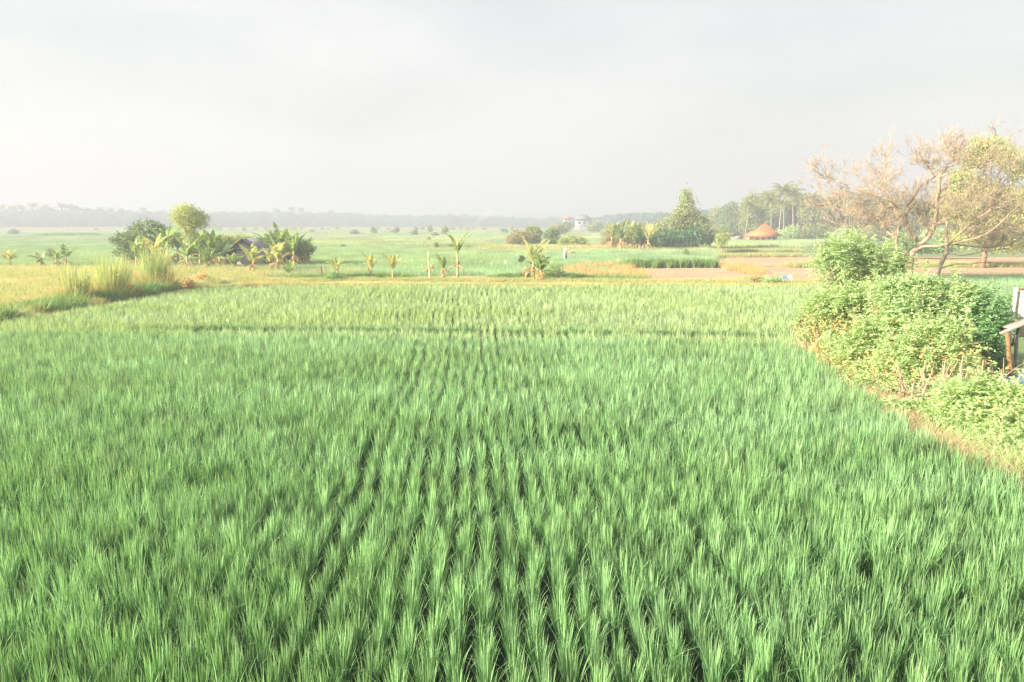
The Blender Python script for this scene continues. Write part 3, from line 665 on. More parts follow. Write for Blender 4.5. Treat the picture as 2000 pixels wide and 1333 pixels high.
def banana(label, px, Y, h, nl, ll, mat=BAN, seed=0, dry=3, stem=STEM, group='banana plants', spear=0.0, width=.66, lean=0.0, droop=(.4, 1.7), torn=.45, cut=False, x=None):
    R = rng(900+seed); X = gx(px, Y) if x is None else x
    root = empty('banana_plant', (X, Y, .05), label, 'banana plant', group)
    sh = h*.42 if not cut else h*.8; mb = MB()
    P = np.array([[lean*t*sh, .05*t, sh*t-.05] for t in np.linspace(0, 1, 6)]); tube(mb, P, np.linspace(.11, .055, 6)*max(.7, h/2.6), 9)
    mb.build('stem', stem, root, smooth=True)
    if nl:
        mb = MB(); a0 = R.uniform(0, 6.28)
        for i in range(nl):
            e = R.uniform(.75, 1.4) if i % 2 else R.uniform(1.2, 1.5)
            ban_leaf(mb, R, P[-1] + np.array([0, 0, R.uniform(-.15, .05)]), a0 + i*2.4 + R.normal(0, .2), e, ll*R.uniform(.75, 1.1), width*R.uniform(.8, 1.1), R.uniform(*droop), torn)
        mb.build('leaves', mat, root)
    if spear:
        mb = MB(); tube(mb, [P[-1], P[-1]+np.array([.02, 0, spear*.5]), P[-1]+np.array([-.03, 0, spear])], [.06, .05, .012], 7); mb.build('rolled_leaf', STEM_PALE, root, smooth=True)
    if dry:
        mb = MB()
        for i in range(dry):
            ban_leaf(mb, R, P[3] + np.array([0, 0, R.uniform(-.1, .3)]), R.uniform(0, 6.28), R.uniform(-.2, .4), min(ll*.75, sh*.9)*R.uniform(.7, 1), width*.5, R.uniform(1.6, 2.4), 1.0)
        mb.build('dry_leaf', BAN_DRY, root)
    return root

# --- left clump: base about 58 to 66 m away
Rt = rng(77)
def PZ(px, py, Y): p = at(px, py, Y); return p[0], p[2]
def lobes_px(Y, items, x0):
    """items: (px, py, half width px, half height px, dy) -> ellipsoids relative to (x0, Y, 0)"""
    o = []
    for px, py, w_, h_, dy in items:
        X, Z = PZ(px, py, Y+dy); k = (Y+dy)/F*1.015; o.append((X-x0, dy, Z, w_*k, (w_+h_)*.5*k, h_*k))
    return o
def tree_px(name, label, cat, px, Y, items, th_py, mat, seed, **k):
    x0 = gx(px, Y); return leafy_tree(name, label, cat, x0, Y, PZ(px, th_py, Y)[1], lobes_px(Y, items, x0), mat, rng(seed), **k)

tree_px('slender_tree', 'slim tree with round yellow green crown rising above the left thicket', 'tree', 371, 58,
        [(368, 420, 26, 18, 0), (385, 432, 18, 14, .4), (352, 425, 16, 16, -.3), (372, 444, 17, 14, 0), (370, 462, 10, 12, .2), (362, 410, 15, 9, 0)], 470, TREE_Y, 201, ncl=300, nleaf=22, cr=.26, L=.17, W=.07, r=.06, bark=BARK_TAN, bias=.6)
tree_px('bushy_tree', 'dark bushy tree at the left end of the thicket', 'tree', 285, 64,
        [(290, 448, 28, 17, 0), (262, 460, 24, 16, .5), (310, 452, 20, 14, 0), (240, 472, 22, 16, 0), (275, 480, 30, 20, 1), (320, 470, 20, 16, 1), (250, 494, 26, 14, 0), (300, 495, 26, 16, .5)], 470, TREE_D, 202, ncl=520, nleaf=26, cr=.22, L=.2, W=.09, r=.13)
tree_px('bushy_tree', 'rounded dark green shrub tree right of the dark hut', 'tree', 585, 63,
        [(575, 478, 22, 14, 0), (598, 488, 16, 14, 0), (560, 492, 18, 14, .5), (580, 500, 26, 10, .5), (550, 478, 14, 10, 1)], 490, TREE_D, 203, ncl=330, nleaf=26, cr=.2, L=.18, W=.08, r=.09)
tree_px('low_tree', 'low green bush tree between slim tree and dark hut', 'tree', 425, 66,
        [(410, 478, 22, 14, 0), (435, 488, 18, 12, 0), (395, 495, 22, 14, 1)], 490, SHRUB_D, 204, ncl=240, nleaf=24, cr=.2, L=.16, W=.08, r=.07)
tree_px('low_tree', 'low olive bush tree behind the dark hut roof', 'tree', 455, 72,
        [(440, 470, 22, 8, 0), (475, 468, 22, 8, 0), (510, 472, 14, 8, 0)], 478, TREE_M, 205, ncl=200, nleaf=22, cr=.22, L=.18, W=.08, r=.07)
bl = [
    ('banana plant with spreading leaves in the middle of the thicket', 388, 62, 3.3, 9, 1.9, BAN, 11),
    ('banana plant in the shade behind the slim tree', 345, 65, 3.6, 9, 2.0, BAN, 12),
    ('banana plant standing right behind the dark hut', 525, 66, 3.4, 9, 1.9, BAN, 13),
    ('low banana sucker at the foot of the thicket beside brown leaves', 400, 56, 1.7, 7, 1.2, BAN, 14),
    ('banana plant touching the dark shrub tree at the right', 595, 62, 2.7, 8, 1.6, BAN, 15),
    ('banana plant between the dark bushy tree and the reeds', 262, 59, 2.5, 8, 1.6, BAN, 16),
    ('brown leaved banana plant low at the right end of the thicket', 525, 55, 1.7, 6, 1.2, BAN_Y, 17),  # label, px, Y, h, leaves, length, mat, seed
    ('broad banana plant with arching leaves left of the slim tree', 325, 60, 3.7, 9, 2.2, BAN, 1),
    ('banana plant at the foot of the slim tree', 362, 57, 2.7, 8, 1.7, BAN, 2),
    ('tall banana plant with upright leaf right of the slim tree', 412, 60, 3.5, 9, 1.9, BAN, 3),
    ('banana plant pressed against the left side of the dark hut', 426, 59, 2.6, 7, 1.5, BAN, 4),
    ('banana plant with long pale leaves behind the reeds', 300, 58, 2.9, 8, 1.9, BAN_Y, 5),
    ('large banana plant with drooping leaves right of the hut', 545, 61, 3.8, 10, 2.1, BAN, 6),
    ('banana plant with one steep leaf at the right of the thicket', 572, 60, 3.5, 9, 2.0, BAN, 7),
    ('pale broken banana plant standing before the hut', 491, 52, 2.4, 6, 1.5, BAN_Y, 8),
    ('young banana plant with upright pale leaves near the hut', 540, 54, 2.6, 6, 1.4, BAN_Y, 9),
    ('small bright banana plant in front of the dark hut doorway', 452, 56, 1.4, 7, 1.0, BAN, 10),
]
for lb, px, Y, h, nl, ll, mt, sd in bl: banana(lb, px, Y, h, nl+1, ll*1.25, mt, sd, dry=5, spear=(.9 if sd in (8, 3, 9) else 0))
# row of bananas on the far bank
banana('small banana plant with two yellow leaves, left in the far row', 722, 47.5, 1.95, 6, 1.26, BAN_Y, 21, dry=1, width=.42, spear=.3)
banana('small banana plant with yellow leaf bent to the right', 765, 46.5, 1.72, 6, 1.54, BAN_Y, 22, dry=1, width=.42)
banana('bare banana stalk with pale rolled tip, first of three together', 839, 46, 1.7, 0, 1, BAN_Y, 23, dry=3, cut=True, stem=STEM_PALE, spear=.7, lean=-.08)
banana('banana plant with brown hanging leaves, middle of three together', 863, 46, 2.1, 6, 1.1, BAN, 24, dry=6, width=.42, lean=.02)
banana('tall banana stalk with pale spear and torn leaf to the right', 893, 46, 2.3, 5, 1.7, BAN, 25, dry=3, cut=True, spear=1.1, width=.42)
banana('thick banana clump with dead leaves at the middle of the bank', 1042, 45.5, 3.1, 9, 2.2, BAN_Y, 26, dry=12, spear=.9, width=.42)
banana('leafy banana sucker beside the thick banana clump', 1056, 44.6, 2.0, 8, 1.5, BAN, 27, dry=4)
banana('small yellow topped banana plant in the far row', 655, 46.5, 1.55, 6, 1.26, BAN_Y, 28, dry=2, width=.42)
banana('fallen banana plant with leaves lying on the bank', 562, 48, 1.1, 5, 1.0, BAN, 29, dry=2, width=.42)
banana('small banana plant with yellow leaves at the far left edge', 14, 59, 1.9, 6, 1.1, BAN_Y, 30, dry=3)
banana('withered banana plant with drooping brown leaves, left bank', 75, 60, 1.7, 4, 1.1, BAN, 31, dry=6)
banana('withered banana plant with long drooping leaf behind the reeds', 105, 59, 2.0, 5, 1.4, BAN, 32, dry=5)
banana('leaning withered banana plant just left of the first reeds', 122, 62, 2.1, 5, 1.4, BAN, 33, dry=5, lean=.2)
for i, (px, py, w_, h_, lb) in enumerate([(655, 540, 15, 9, 'dark green bush below the yellow topped banana plant'), (1058, 531, 18, 14, 'green bush at the foot of the thick banana clump'), (1085, 525, 16, 16, 'blue green bush right of the thick banana clump'),
                                          (395, 543, 14, 8, 'small brown withered bush on the left bank'), (368, 556, 9, 10, 'small pinkish dry shrub at the corner of the left bank'), (1508, 546, 20, 10, 'yellow green hummock of shrub at the right corner of the bare plot'),
                                          (1480, 548, 14, 7, 'low orange tinged shrub on the edge of the bare plot')]):
    Y = 3.8*F/(py+h_-438)*.985 if i != 2 else 47; x0 = gx(px, Y)
    bush('shrub', lb, 'shrub', x0, Y, lobes_px(Y, [(px, py, w_, h_, 0), (px+w_*.4, py+h_*.4, w_*.7, h_*.6, .2), (px-w_*.5, py+h_*.3, w_*.6, h_*.7, 0)], x0), [SHRUB_D, SHRUB, SHRUB, FLEAF, FLEAF, SHRUB_Y, TREE_T][i], rng(300+i), ncl=90, nleaf=20, cr=.12, L=.11, W=.05)

# tall reed clumps on the left bank
def reed(label, px, Y, h, r, n, seed):
    R = rng(seed); root = empty('reed_clump', (gx(px, Y), Y, .05), label, 'reeds', 'tall reed clumps on the left bank'); n = int(n*.62)
    def pts(m, rr): a = R.uniform(0, 6.28, m); q = np.sqrt(R.uniform(0, 1, m))*rr; return np.stack([q*np.cos(a), q*np.sin(a), np.zeros(m)], 1), a
    mb = MB(); B, a = pts(n, r*.8); B[::6, :2] *= 1.8; blades(mb, R, B, a + R.normal(0, .7, n), h*R.uniform(.5, 1.12, n)*(1.05-.3*(np.hypot(B[:,0],B[:,1])/r)**2), R.uniform(0, .17, n), R.uniform(0, .42, n)**1.5, .028*R.uniform(.6, 1.3, n), 5, (.05, 0))
    mb.build('green_blades', REED, root)
    mb = MB(); m = int(n*.9); B, a = pts(m, r*1.35); blades(mb, R, B, a + R.normal(0, .9, m), h*R.uniform(.2, .55, m), R.uniform(0, .5, m), R.uniform(0, .5, m), .026*R.uniform(.6, 1.3, m), 3)
    mb.build('straw_blades', REED_DRY, root)
    mb = MB()
    for i in range(26):
        b, _ = pts(1, r*.6); e = b[0] + np.array([*R.normal(0, .18, 2), h*R.uniform(.5, .85)]); tube(mb, [b[0], (b[0]+e)/2 + R.normal(0, .03, 3), e], [.013, .011, .006], 4)
    mb.build('cane', STEM, root); return root
reed('narrow yellow green reed clump, leftmost of the tall clumps', 136, 32.5, 2.1, .55, 560, 401)
reed('broadest reed clump with orange straw base, in the middle', 212, 34.5, 2.4, .85, 900, 402)
reed('tall arching reed clump nearest the thicket of banana plants', 298, 39.0, 2.8, .75, 850, 403)

# --- middle distance
tree_px('pointed_tree', 'tall pointed tree with pale speckled leaves above green creeper', 'tree', 1340, 108,
        [(1340, 385, 9, 18, 0), (1341, 408, 14, 20, 0), (1338, 432, 24, 22, 0), (1360, 442, 20, 24, 0), (1312, 445, 22, 20, 0), (1350, 462, 30, 16, 0), (1285, 452, 20, 15, 0), (1372, 450, 17, 22, 0), (1262, 462, 16, 13, 0), (1322, 425, 12, 12, 0), (1356, 420, 9, 12, 0)], 430, TREE_M, 210, ncl=900, nleaf=16, cr=.42, L=.34, W=.17, r=.2, bias=.55)
x0 = gx(1320, 105)
bush('creeper_bush', 'dark green creeper mound at the foot of the pointed tree', 'bush', x0, 105, lobes_px(105, [(1300, 466, 24, 18, 0), (1330, 468, 26, 17, 0), (1358, 464, 18, 20, 0), (1278, 472, 14, 12, 0)], x0), CREEPER, rng(211), ncl=380, nleaf=22, cr=.3, L=.3, W=.18, stems=4)
tree_px('round_bush_tree', 'small dark round tree just right of the pointed tree', 'tree', 1386, 112, [(1386, 464, 9, 12, 0), (1380, 470, 8, 8, 0)], 470, TREE_D, 212, ncl=110, nleaf=20, cr=.25, L=.25, W=.13, r=.08)
tree_px('small_tree', 'small pale tree with thin trunk before the orange roofed house', 'tree', 1411, 92, [(1411, 464, 13, 8, 0), (1408, 474, 9, 8, 0)], 478, TREE_Y, 213, ncl=110, nleaf=20, cr=.2, L=.2, W=.1, r=.1, bark=BARK_TAN)
for i, (px, Y, h, nl, mt) in enumerate([(1195, 103, 4.4, 10, BAN_Y), (1212, 100, 4.0, 9, BAN), (1232, 104, 4.6, 10, BAN_Y), (1250, 101, 3.9, 9, BAN), (1266, 98, 3.8, 8, BAN_Y)]):
    banana(['banana plant with browned leaves at the left of the distant grove', 'second banana plant in the distant grove, with dark green leaves', 'tallest banana plant in the distant grove, with pale leaves',
            'dark banana plant right of the tallest one in the distant grove', 'banana plant next to the creeper mound in the distant grove'][i], px, Y, h, nl+3, 3.1, mt, 40+i, dry=6, group='banana plants in the distant grove', width=.8)
for i, (px, py, w_, h_, Y, mt, lb) in enumerate([
        (1012, 462, 22, 16, 118, TREE_T, 'brownish round tree behind the thick banana clump'), (1040, 456, 18, 18, 122, TREE_M, 'yellow green tree top behind the thick banana clump'),
        (1078, 460, 12, 18, 120, TREE_D, 'dark narrow tree right of the banana clump'), (1118, 470, 26, 12, 108, TREE_Y, 'pale yellow feathery bush by the tan strip'),
        (1090, 446, 14, 8, 220, TREE_M, 'olive tree left of the far white house'), (1162, 441, 12, 9, 300, TREE_M, 'hazy round tree right of the far white house'), (1106, 441, 7, 6, 300, TREE_D, 'small dark tree before the left wing of the far white house'), (1200, 452, 24, 12, 180, TREE_M, 'olive tree behind the distant banana grove'), (1222, 464, 22, 16, 112, TREE_M, 'speckled bushy tree inside the distant banana grove'), (1258, 468, 18, 14, 106, TREE_D, 'dark bushy tree between banana grove and creeper mound'), (1190, 472, 14, 12, 106, TREE_T, 'brownish bush at the left foot of the distant banana grove')]):
    Yb = Y; b = py + h_
    tree_px('field_tree', lb, 'tree', px, Yb, [(px, py, w_, h_*.8, 0), (px-w_*.5, py+h_*.4, w_*.6, h_*.6, 0), (px+w_*.5, py+h_*.4, w_*.6, h_*.6, 0), (px, py+h_*.7, w_*.9, h_*.4, 0)], py+h_*.3, mt, 220+i, ncl=220, nleaf=20, cr=Y*.0026, L=Y*.0026, W=Y*.0012, r=.1)

# palms
def palm_proto(h, nf, fl, seed, lw=.06, n=13, label='', group=None, mat=PALM, lean=0.6):
    R = rng(seed); root = empty('coconut_palm', (0, 0, 0), label, 'palm tree', group)
    t = np.linspace(0, 1, 8); P = np.stack([lean*t**1.6, .2*lean*t, (h)*t-.1], 1); mb = MB(); tube(mb, P, np.linspace(.2, .12, 8), 7); mb.build('trunk', PALMBARK, root, smooth=True)
    mb = MB(); top = P[-1]
    for i in range(nf):
        az = i*2.4 + R.normal(0, .15); el = 1.35 - 1.75*(i/nf)**.8 + R.normal(0, .12); d = np.array([math.cos(az), math.sin(az), 0]); s = np.array([-math.sin(az), math.cos(az), 0])
        p = top.copy(); pts = [p]; m = n
        for k in range(m):
            a = el - 1.5*(k/m)**1.4; p = p + (d*math.cos(a) + np.array([0, 0, math.sin(a)]))*fl/m; pts.append(p)
        pts = np.array(pts); tube(mb, pts, np.linspace(.035, .01, len(pts)), 3, cap=False)
        for k in range(1, m+1):
            ln = fl*.24*math.sin(math.pi*(.12+.8*k/m))**.6
            for sg in (-1, 1):
                for q in (0, .5):
                    c = pts[k]*(1-q) + pts[k-1]*q; tipv = s*sg*ln*.75 + np.array([0, 0, -ln*R.uniform(.3, .8)]) + d*ln*.3
                    w = (pts[k]-pts[k-1]); w = w/np.linalg.norm(w)*lw
                    mb.add([c-w*.5, c+w*.5, c+tipv+w*.2, c+tipv-w*.2], np.array([[0, 1, 2, 3]]))
    mb.build('crown', mat, root); return root
pr = [palm_proto(12.5, 20, 3.6, 500, .13, 12, 'x', 'palms behind the orange roofed house'), palm_proto(11, 18, 3.4, 501, .13, 12, 'x', 'palms behind the orange roofed house', lean=-1.0)]
spots = [(1520, 172, 12.2, 'tall coconut palm rising highest behind the orange roofed house'), (1548, 178, 11.8, 'coconut palm right of the highest one with a long bare pale trunk'), (1505, 180, 10.2, 'palm directly behind the tip of the orange roof'),
         (1556, 168, 9.3, 'palm with fronds hanging low right of the pale trunk'), (1575, 176, 10.3, 'palm at the right of the group beside the bare tree twigs'), (1530, 165, 8.6, 'shorter palm in front of the highest palm'),
         (1600, 180, 9.6, 'palm half hidden behind the leftmost twigs of the bare tree'), (1455, 185, 8.8, 'palm left of the orange roofed house among trees'), (1632, 172, 9.0, 'palm seen through the twigs above the round hedge shrub'), (1720, 170, 9.0, 'palm seen through the bare tree left of its trunk')]
used = [0, 0]
for i, (px, Y, h, lb) in enumerate(spots):
    q = i % 2; s = h/(12.5 if q == 0 else 11)
    if not used[q]: o = pr[q]; used[q] = 1; o.location = (gx(px, Y), Y, 0); o.scale = (s, s, s); o['label'] = lb
    else: o = copy_tree(pr[q], (gx(px, Y), Y, 0), i*1.3, s, lb)
# broad trees of the right wood
Rw = rng(88)
wood = [(1470, 190, 60, 386, 24, TREE_M, 'broad dome shaped tree left behind the orange roofed house'), (1500, 200, 0, 380, 26, TREE_M, 'tall olive tree behind the palms'), (1428, 215, 0, 404, 24, TREE_D, 'dark tree beside the shed at the left end of the wood'),
        (1400, 240, 0, 412, 20, TREE_M, 'hazy round tree left end of the right wood'), (1590, 195, 0, 392, 26, TREE_M, 'green tree right of the palms behind twigs'), (1640, 185, 0, 385, 30, TREE_T, 'tan brown tree behind the left branches of the bare tree'),
        (1690, 180, 0, 380, 28, TREE_T, 'tan leafless looking tree behind the bare tree fork'), (1740, 190, 0, 392, 26, TREE_M, 'green tree behind the bare tree trunk'), (1800, 180, 0, 400, 30, TREE_D, 'dark green tree between the two trunks'),
        (1860, 185, 0, 392, 30, TREE_M, 'olive tree behind the right branches'), (1930, 180, 0, 398, 34, TREE_M, 'broad green tree behind the leafy vine tree'), (2010, 185, 0, 392, 34, TREE_D, 'dark tree at the right edge of the wood'), (1560, 205, 0, 388, 24, TREE_D, 'dark tree behind the tallest palms')]
for i, (px, Y, _, top, w_, mt, lb) in enumerate(wood):
    k = Y/F; bot = 438 + 3.8/k; hh = bot-top
    tree_px('wood_tree', lb, 'tree', px, Y, [(px, top+6, w_*.6, 14, 0), (px-w_*.5, top+20, w_*.5, 15, 1), (px+w_*.5, top+22, w_*.5, 15, -1), (px, top+38, w_*.9, 18, 0), (px-w_*.3, top+56, w_*.8, 14, 1), (px+w_*.4, top+58, w_*.7, 13, 0)], top+30, mt, 600+i,
            ncl=560, nleaf=20, cr=.6, L=.55, W=.3, r=.22, bias=.4, group='trees of the right wood')
for i in range(10):
    px = [1388, 1415, 1545, 1575, 1610, 1655, 1700, 1760, 1830, 1900][i]; Y = 162 + Rw.uniform(-6, 6); x0 = gx(px, Y)
    bush('undergrowth_bush', 'x', 'bush', x0, Y, lobes_px(Y, [(px, 455, 22, 15, 0), (px+16, 462, 18, 11, 1), (px-18, 460, 18, 12, -1)], x0), [TREE_M, TREE_D, SHRUB_Y][i % 3], rng(640+i), ncl=200, nleaf=18, cr=.4, L=.36, W=.2, stems=4, group='undergrowth bushes below the right wood')['label'] = 'low green bush in the undergrowth below the right wood'

# far bushes dotted over the fields
bp = [bush('field_bush', 'small dark bush dotted on the distant open fields', 'bush', 0, -30, [(0, 0, 1.3, 1.4, 1.4, 1.2), (.8, .3, .9, 1.0, .9, .8), (-.9, 0, .8, .9, .9, .8)], TREE_D, rng(660), ncl=70, nleaf=16, cr=.35, L=.5, W=.3, stems=4, group='small bushes dotted over the distant fields'),
      bush('field_bush', 'small dark bush dotted on the distant open fields', 'bush', 0, -30, [(0, 0, 2.2, 1.1, 1.1, 1.4), (.5, .3, 1.2, .9, .9, .9)], TREE_M, rng(661), ncl=70, nleaf=16, cr=.35, L=.5, W=.3, stems=4, group='small bushes dotted over the distant fields')]
Rb = rng(99); bs = [(694, 455), (730, 454), (770, 452), (775, 453), (808, 456), (812, 452), (825, 444), (740, 441), (760, 442), (870, 441), (885, 441), (900, 443), (915, 443), (925, 444), (945, 443), (660, 445), (642, 443), (630, 447), (610, 451), (590, 444), (575, 443), (560, 443),
      (500, 446), (520, 444), (455, 446), (478, 449), (430, 447), (870, 455), (850, 458), (840, 451), (985, 452), (1000, 447), (795, 466), (838, 466), (880, 478), (852, 482), (670, 480), (95, 502), (15, 503), (540, 452), (30, 455), (190, 448), (980, 443), (1170, 445), (1150, 447), (1340, 496)]
for i, (px, py) in enumerate(bs):
    Y = min(3.8*F/max(py+4-438, 6.5), 420)*.985; s = Rb.uniform(.55, 1.0)*(1.5 if Y > 420 else 1.0)*(.35 if py > 462 else 1)
    if i < 2: o = bp[i]; o.location = (gx(px, Y), Y, 0); o.scale = (s, s, s)
    else: copy_tree(bp[i % 2], (gx(px, Y), Y, 0), Rb.uniform(0, 6.28), s)

# far forest: one mass, and palms that stand out of it
def crown_proto(seed, palm=False):
    R = rng(seed); mb = MB()
    lob = [(R.normal(0, .25), R.normal(0, .2), R.uniform(.25, .8), R.uniform(.25, .42), R.uniform(.25, .4), R.uniform(.16, .26)) for _ in range(7)]
    C, D = lobed(R, lob, 90, 12, .07, .4); leaves(mb, R, C, D, .12, .08); tube(mb, [[0, 0, -.02], [0, 0, .3], [.02, 0, .6]], [.03, .025, .015], 5)
    return mb.build('far_tree', FOREST, link=False)
def tops(px): return np.interp(px, [-400, 0, 120, 220, 250, 330, 400, 480, 560, 600, 700, 800, 900, 1000, 1090, 1150, 1200, 1240, 1290, 1330, 1400, 1450, 1700, 2400], [406, 408, 407, 408, 409, 410, 412, 411, 411, 412, 415, 419, 416, 421, 422, 419, 418, 412, 413, 416, 404, 398, 396, 392])
def depth(px): return np.interp(px, [-400, 0, 300, 600, 800, 1100, 1200, 1300, 1400, 1500, 2400], [420, 440, 500, 590, 650, 640, 470, 380, 290, 250, 245])
P = []; S_ = []
Rf = rng(123)
for row in range(4):
    for px in np.arange(-500, 2350, 7.0 if row else 9.0):
        p = px + Rf.normal(0, 4); Y = depth(p)*(1 + row*.05 + Rf.normal(0, .012)); topz = CAM_Z + (438 - tops(p))/F*Y
        h = topz*Rf.uniform(.62, 1.0)*(1.0 if row > 1 else Rf.uniform(.55, .9)); P.append([gx(p, Y), Y, -0.2]); S_.append([h*Rf.uniform(.8, 1.3), h, h])
P = np.array(P); S_ = np.array(S_); rot = np.zeros((len(P), 3)); rot[:, 2] = Rf.uniform(0, 6.28, len(P))
scatter('distant_forest', 'hazy blue green belt of forest along the whole horizon', 'forest', [crown_proto(700+i) for i in range(6)], P, rot, S_, R=Rf)
fpalm = palm_proto(20, 16, 5.0, 510, .5, 7, 'hazy coconut palm standing above the far left forest edge', 'hazy palms above the far forest', lean=1.0)
pp = [(8, 402), (32, 404), (52, 403), (73, 399), (92, 402), (108, 407), (131, 399), (141, 401), (150, 403), (164, 407), (178, 408), (200, 407), (222, 408), (245, 409), (285, 408), (-20, 403), (-50, 400), (575, 406), (590, 408), (648, 412), (545, 409)]
for i, (px, py) in enumerate(pp):
    Y = float(depth(px))*.97; h = CAM_Z + (438-py)/F*Y; s = h/22.0
    if i == 0: o = fpalm; o.location = (gx(px, Y), Y, 0); o.scale = (s, s, s)
    else: copy_tree(fpalm, (gx(px, Y), Y, 0), i*1.7, s)

# ------------------------------------------------------------------ bare tree at right
RB = rng(31)
YB = 43.0
root = empty('bare_tree', (gx(1775, YB), YB, 0), 'big leafless tan tree with spreading forked limbs and fine twigs', 'tree')
x0, y0 = gx(1775, YB), YB
def tp(px, py, dy=0.0): p = at(px, py, YB+dy); return np.array([p[0]-x0, dy, p[2]])
mbt = MB(); tube(mbt, [tp(1775, 560), tp(1774, 540), tp(1776, 520), tp(1778, 502), tp(1782, 490)], [.32, .25, .22, .22, .22], 10)
mbt.build('trunk', BARK_TAN, root, smooth=True)
limbs = [([(1778, 498, 0), (1762, 500, -.2), (1752, 492, -.4), (1750, 470, -.5), (1756, 440, -.6), (1757, 420, -.8), (1752, 405, -1)], .16),
         ([(1750, 468, -.5), (1735, 455, -.2), (1720, 440, .2), (1706, 424, .6), (1690, 418, 1)], .10),
         ([(1782, 492, 0), (1795, 478, .2), (1785, 464, .3), (1772, 446, .4), (1768, 425, .5), (1775, 398, .7), (1788, 375, .9), (1806, 358, 1.2), (1826, 345, 1.5)], .17),
         ([(1792, 480, 0), (1810, 468, -.3), (1826, 445, -.6), (1828, 410, -1), (1832, 375, -1.4), (1836, 340, -1.8), (1850, 325, -2.1), (1872, 318, -2.4)], .17),
         ([(1806, 470, 0), (1815, 452, .5), (1806, 430, .9), (1812, 408, 1.2), (1818, 390, 1.4)], .10),
         ([(1782, 492, 0), (1800, 482, -.2), (1830, 480, -.6), (1860, 477, -1.0), (1890, 469, -1.4), (1920, 461, -1.9), (1940, 448, -2.4), (1960, 430, -3), (1980, 412, -3.5)], .12),
         ([(1860, 477, -1.0), (1900, 482, -.4), (1940, 484, 0), (1975, 478, .3)], .07),
         ([(1826, 440, -.6), (1850, 428, -1.4), (1880, 412, -2), (1910, 396, -2.6)], .09),
         ([(1836, 345, -1.8), (1868, 335, -2.2), (1900, 328, -2.5), (1930, 316, -2.8), (1948, 304, -3)], .06),
         ([(1890, 469, -1.4), (1912, 436, -1.2), (1932, 400, -1.0), (1946, 366, -.8), (1968, 330, -.6)], .07),
         ([(1850, 478, -.9), (1878, 452, -1.8), (1904, 430, -2.4), (1936, 410, -3)], .06),
         ([(1940, 448, -2.4), (1968, 446, -2.0), (1998, 436, -1.6)], .05),
         ([(1752, 405, -1), (1735, 390, -1.2), (1700, 378, -1.0), (1665, 368, -.6), (1630, 352, -.2), (1608, 342, 0)], .08),
         ([(1757, 425, -.8), (1740, 400, -.2), (1725, 375, .5), (1722, 350, 1.0), (1730, 320, 1.4)], .07),
         ([(1690, 418, 1), (1660, 408, 1.3), (1630, 402, 1.6), (1605, 398, 2)], .06),
         ([(1706, 424, .6), (1690, 440, 0), (1670, 446, -.6), (1650, 445, -1)], .045),
         ([(1826, 345, 1.5), (1820, 334, 1.6), (1812, 322, 1.6), (1806, 314, 1.6)], .05),
         ([(1836, 340, -1.8), (1848, 328, -2), (1852, 316, -2), (1862, 306, -2)], .05)]
mbl = MB(); tw = MB()
for pts, r in limbs:
    Pp = np.array([tp(*p) for p in pts]); t = np.linspace(0, 1, len(Pp)); tt = np.linspace(0, 1, len(Pp)*3); Q = np.stack([np.interp(tt, t, Pp[:, k]) for k in range(3)], 1)
    Q[1:-1] = (Q[:-2] + 2*Q[1:-1] + Q[2:])/4; Q[1:-1] += RB.normal(0, .018, Q[1:-1].shape); rr = np.linspace(r*.88, r*.32, len(Q)); tube(mbl, Q, rr, 7)
    nk = 26 if r > .06 else 16
    for j in range(nk):
        k = RB.integers(len(Q)//4, len(Q)-1) if j < nk-3 else len(Q)-1
        dd = unit(Q[min(k+1, len(Q)-1)] - Q[k-1]); nd = unit(dd*.5 + RB.normal(0, .7, 3)*np.array([1.2, .8, .5]) + np.array([0, 0, .3]))
        grow(tw, RB, Q[k], nd, RB.uniform(.45, .82), max(rr[k]*.24, .016), 4, .33, .16, 4, (2, 3), None, .0068, .78, 4)
lo = mbl.build('limb', BARK_TAN, root, smooth=True); tw.build('twigs', TWIG, lo)

# leaning trunk with its own thin branches
root = empty('leaning_tree', (gx(1832, 47), 47, 0), 'thin leaning bare trunk right of the big leafless tree', 'tree')
def tq(px, py, dy=0.0): p = at(px, py, 47+dy); return np.array([p[0]-gx(1832, 47), dy, p[2]])
mb = MB(); tube(mb, [tq(1828, 545), tq(1836, 520), tq(1848, 495), tq(1850, 478), tq(1848, 450), tq(1850, 430)], [.16, .14, .13, .10, .08, .05], 7)
mb.build('trunk', BARK_TAN, root, smooth=True); mb = MB()
for a in ([(1840, 524), (1865, 516), (1895, 516), (1930, 512), (1960, 516)], [(1850, 495), (1880, 500), (1920, 492), (1960, 486)]):
    tube(mb, [tq(*p) for p in a], np.linspace(.05, .02, len(a)), 5)
    for p in a[2:]: grow(mb, RB, tq(*p), RB.normal(0, .6, 3) + np.array([.6, 0, .2]), 1.0, .018, 2, .5, .15, 4, (2, 3), None, .006)
for p in ((1848, 450), (1850, 430), (1850, 470)): grow(mb, RB, tq(*p), RB.normal(0, .4, 3) + np.array([.3, 0, .8]), 1.6, .03, 3, .5, .3, 4, (2, 3), None, .006)
mb.build('branches', TWIG, root)

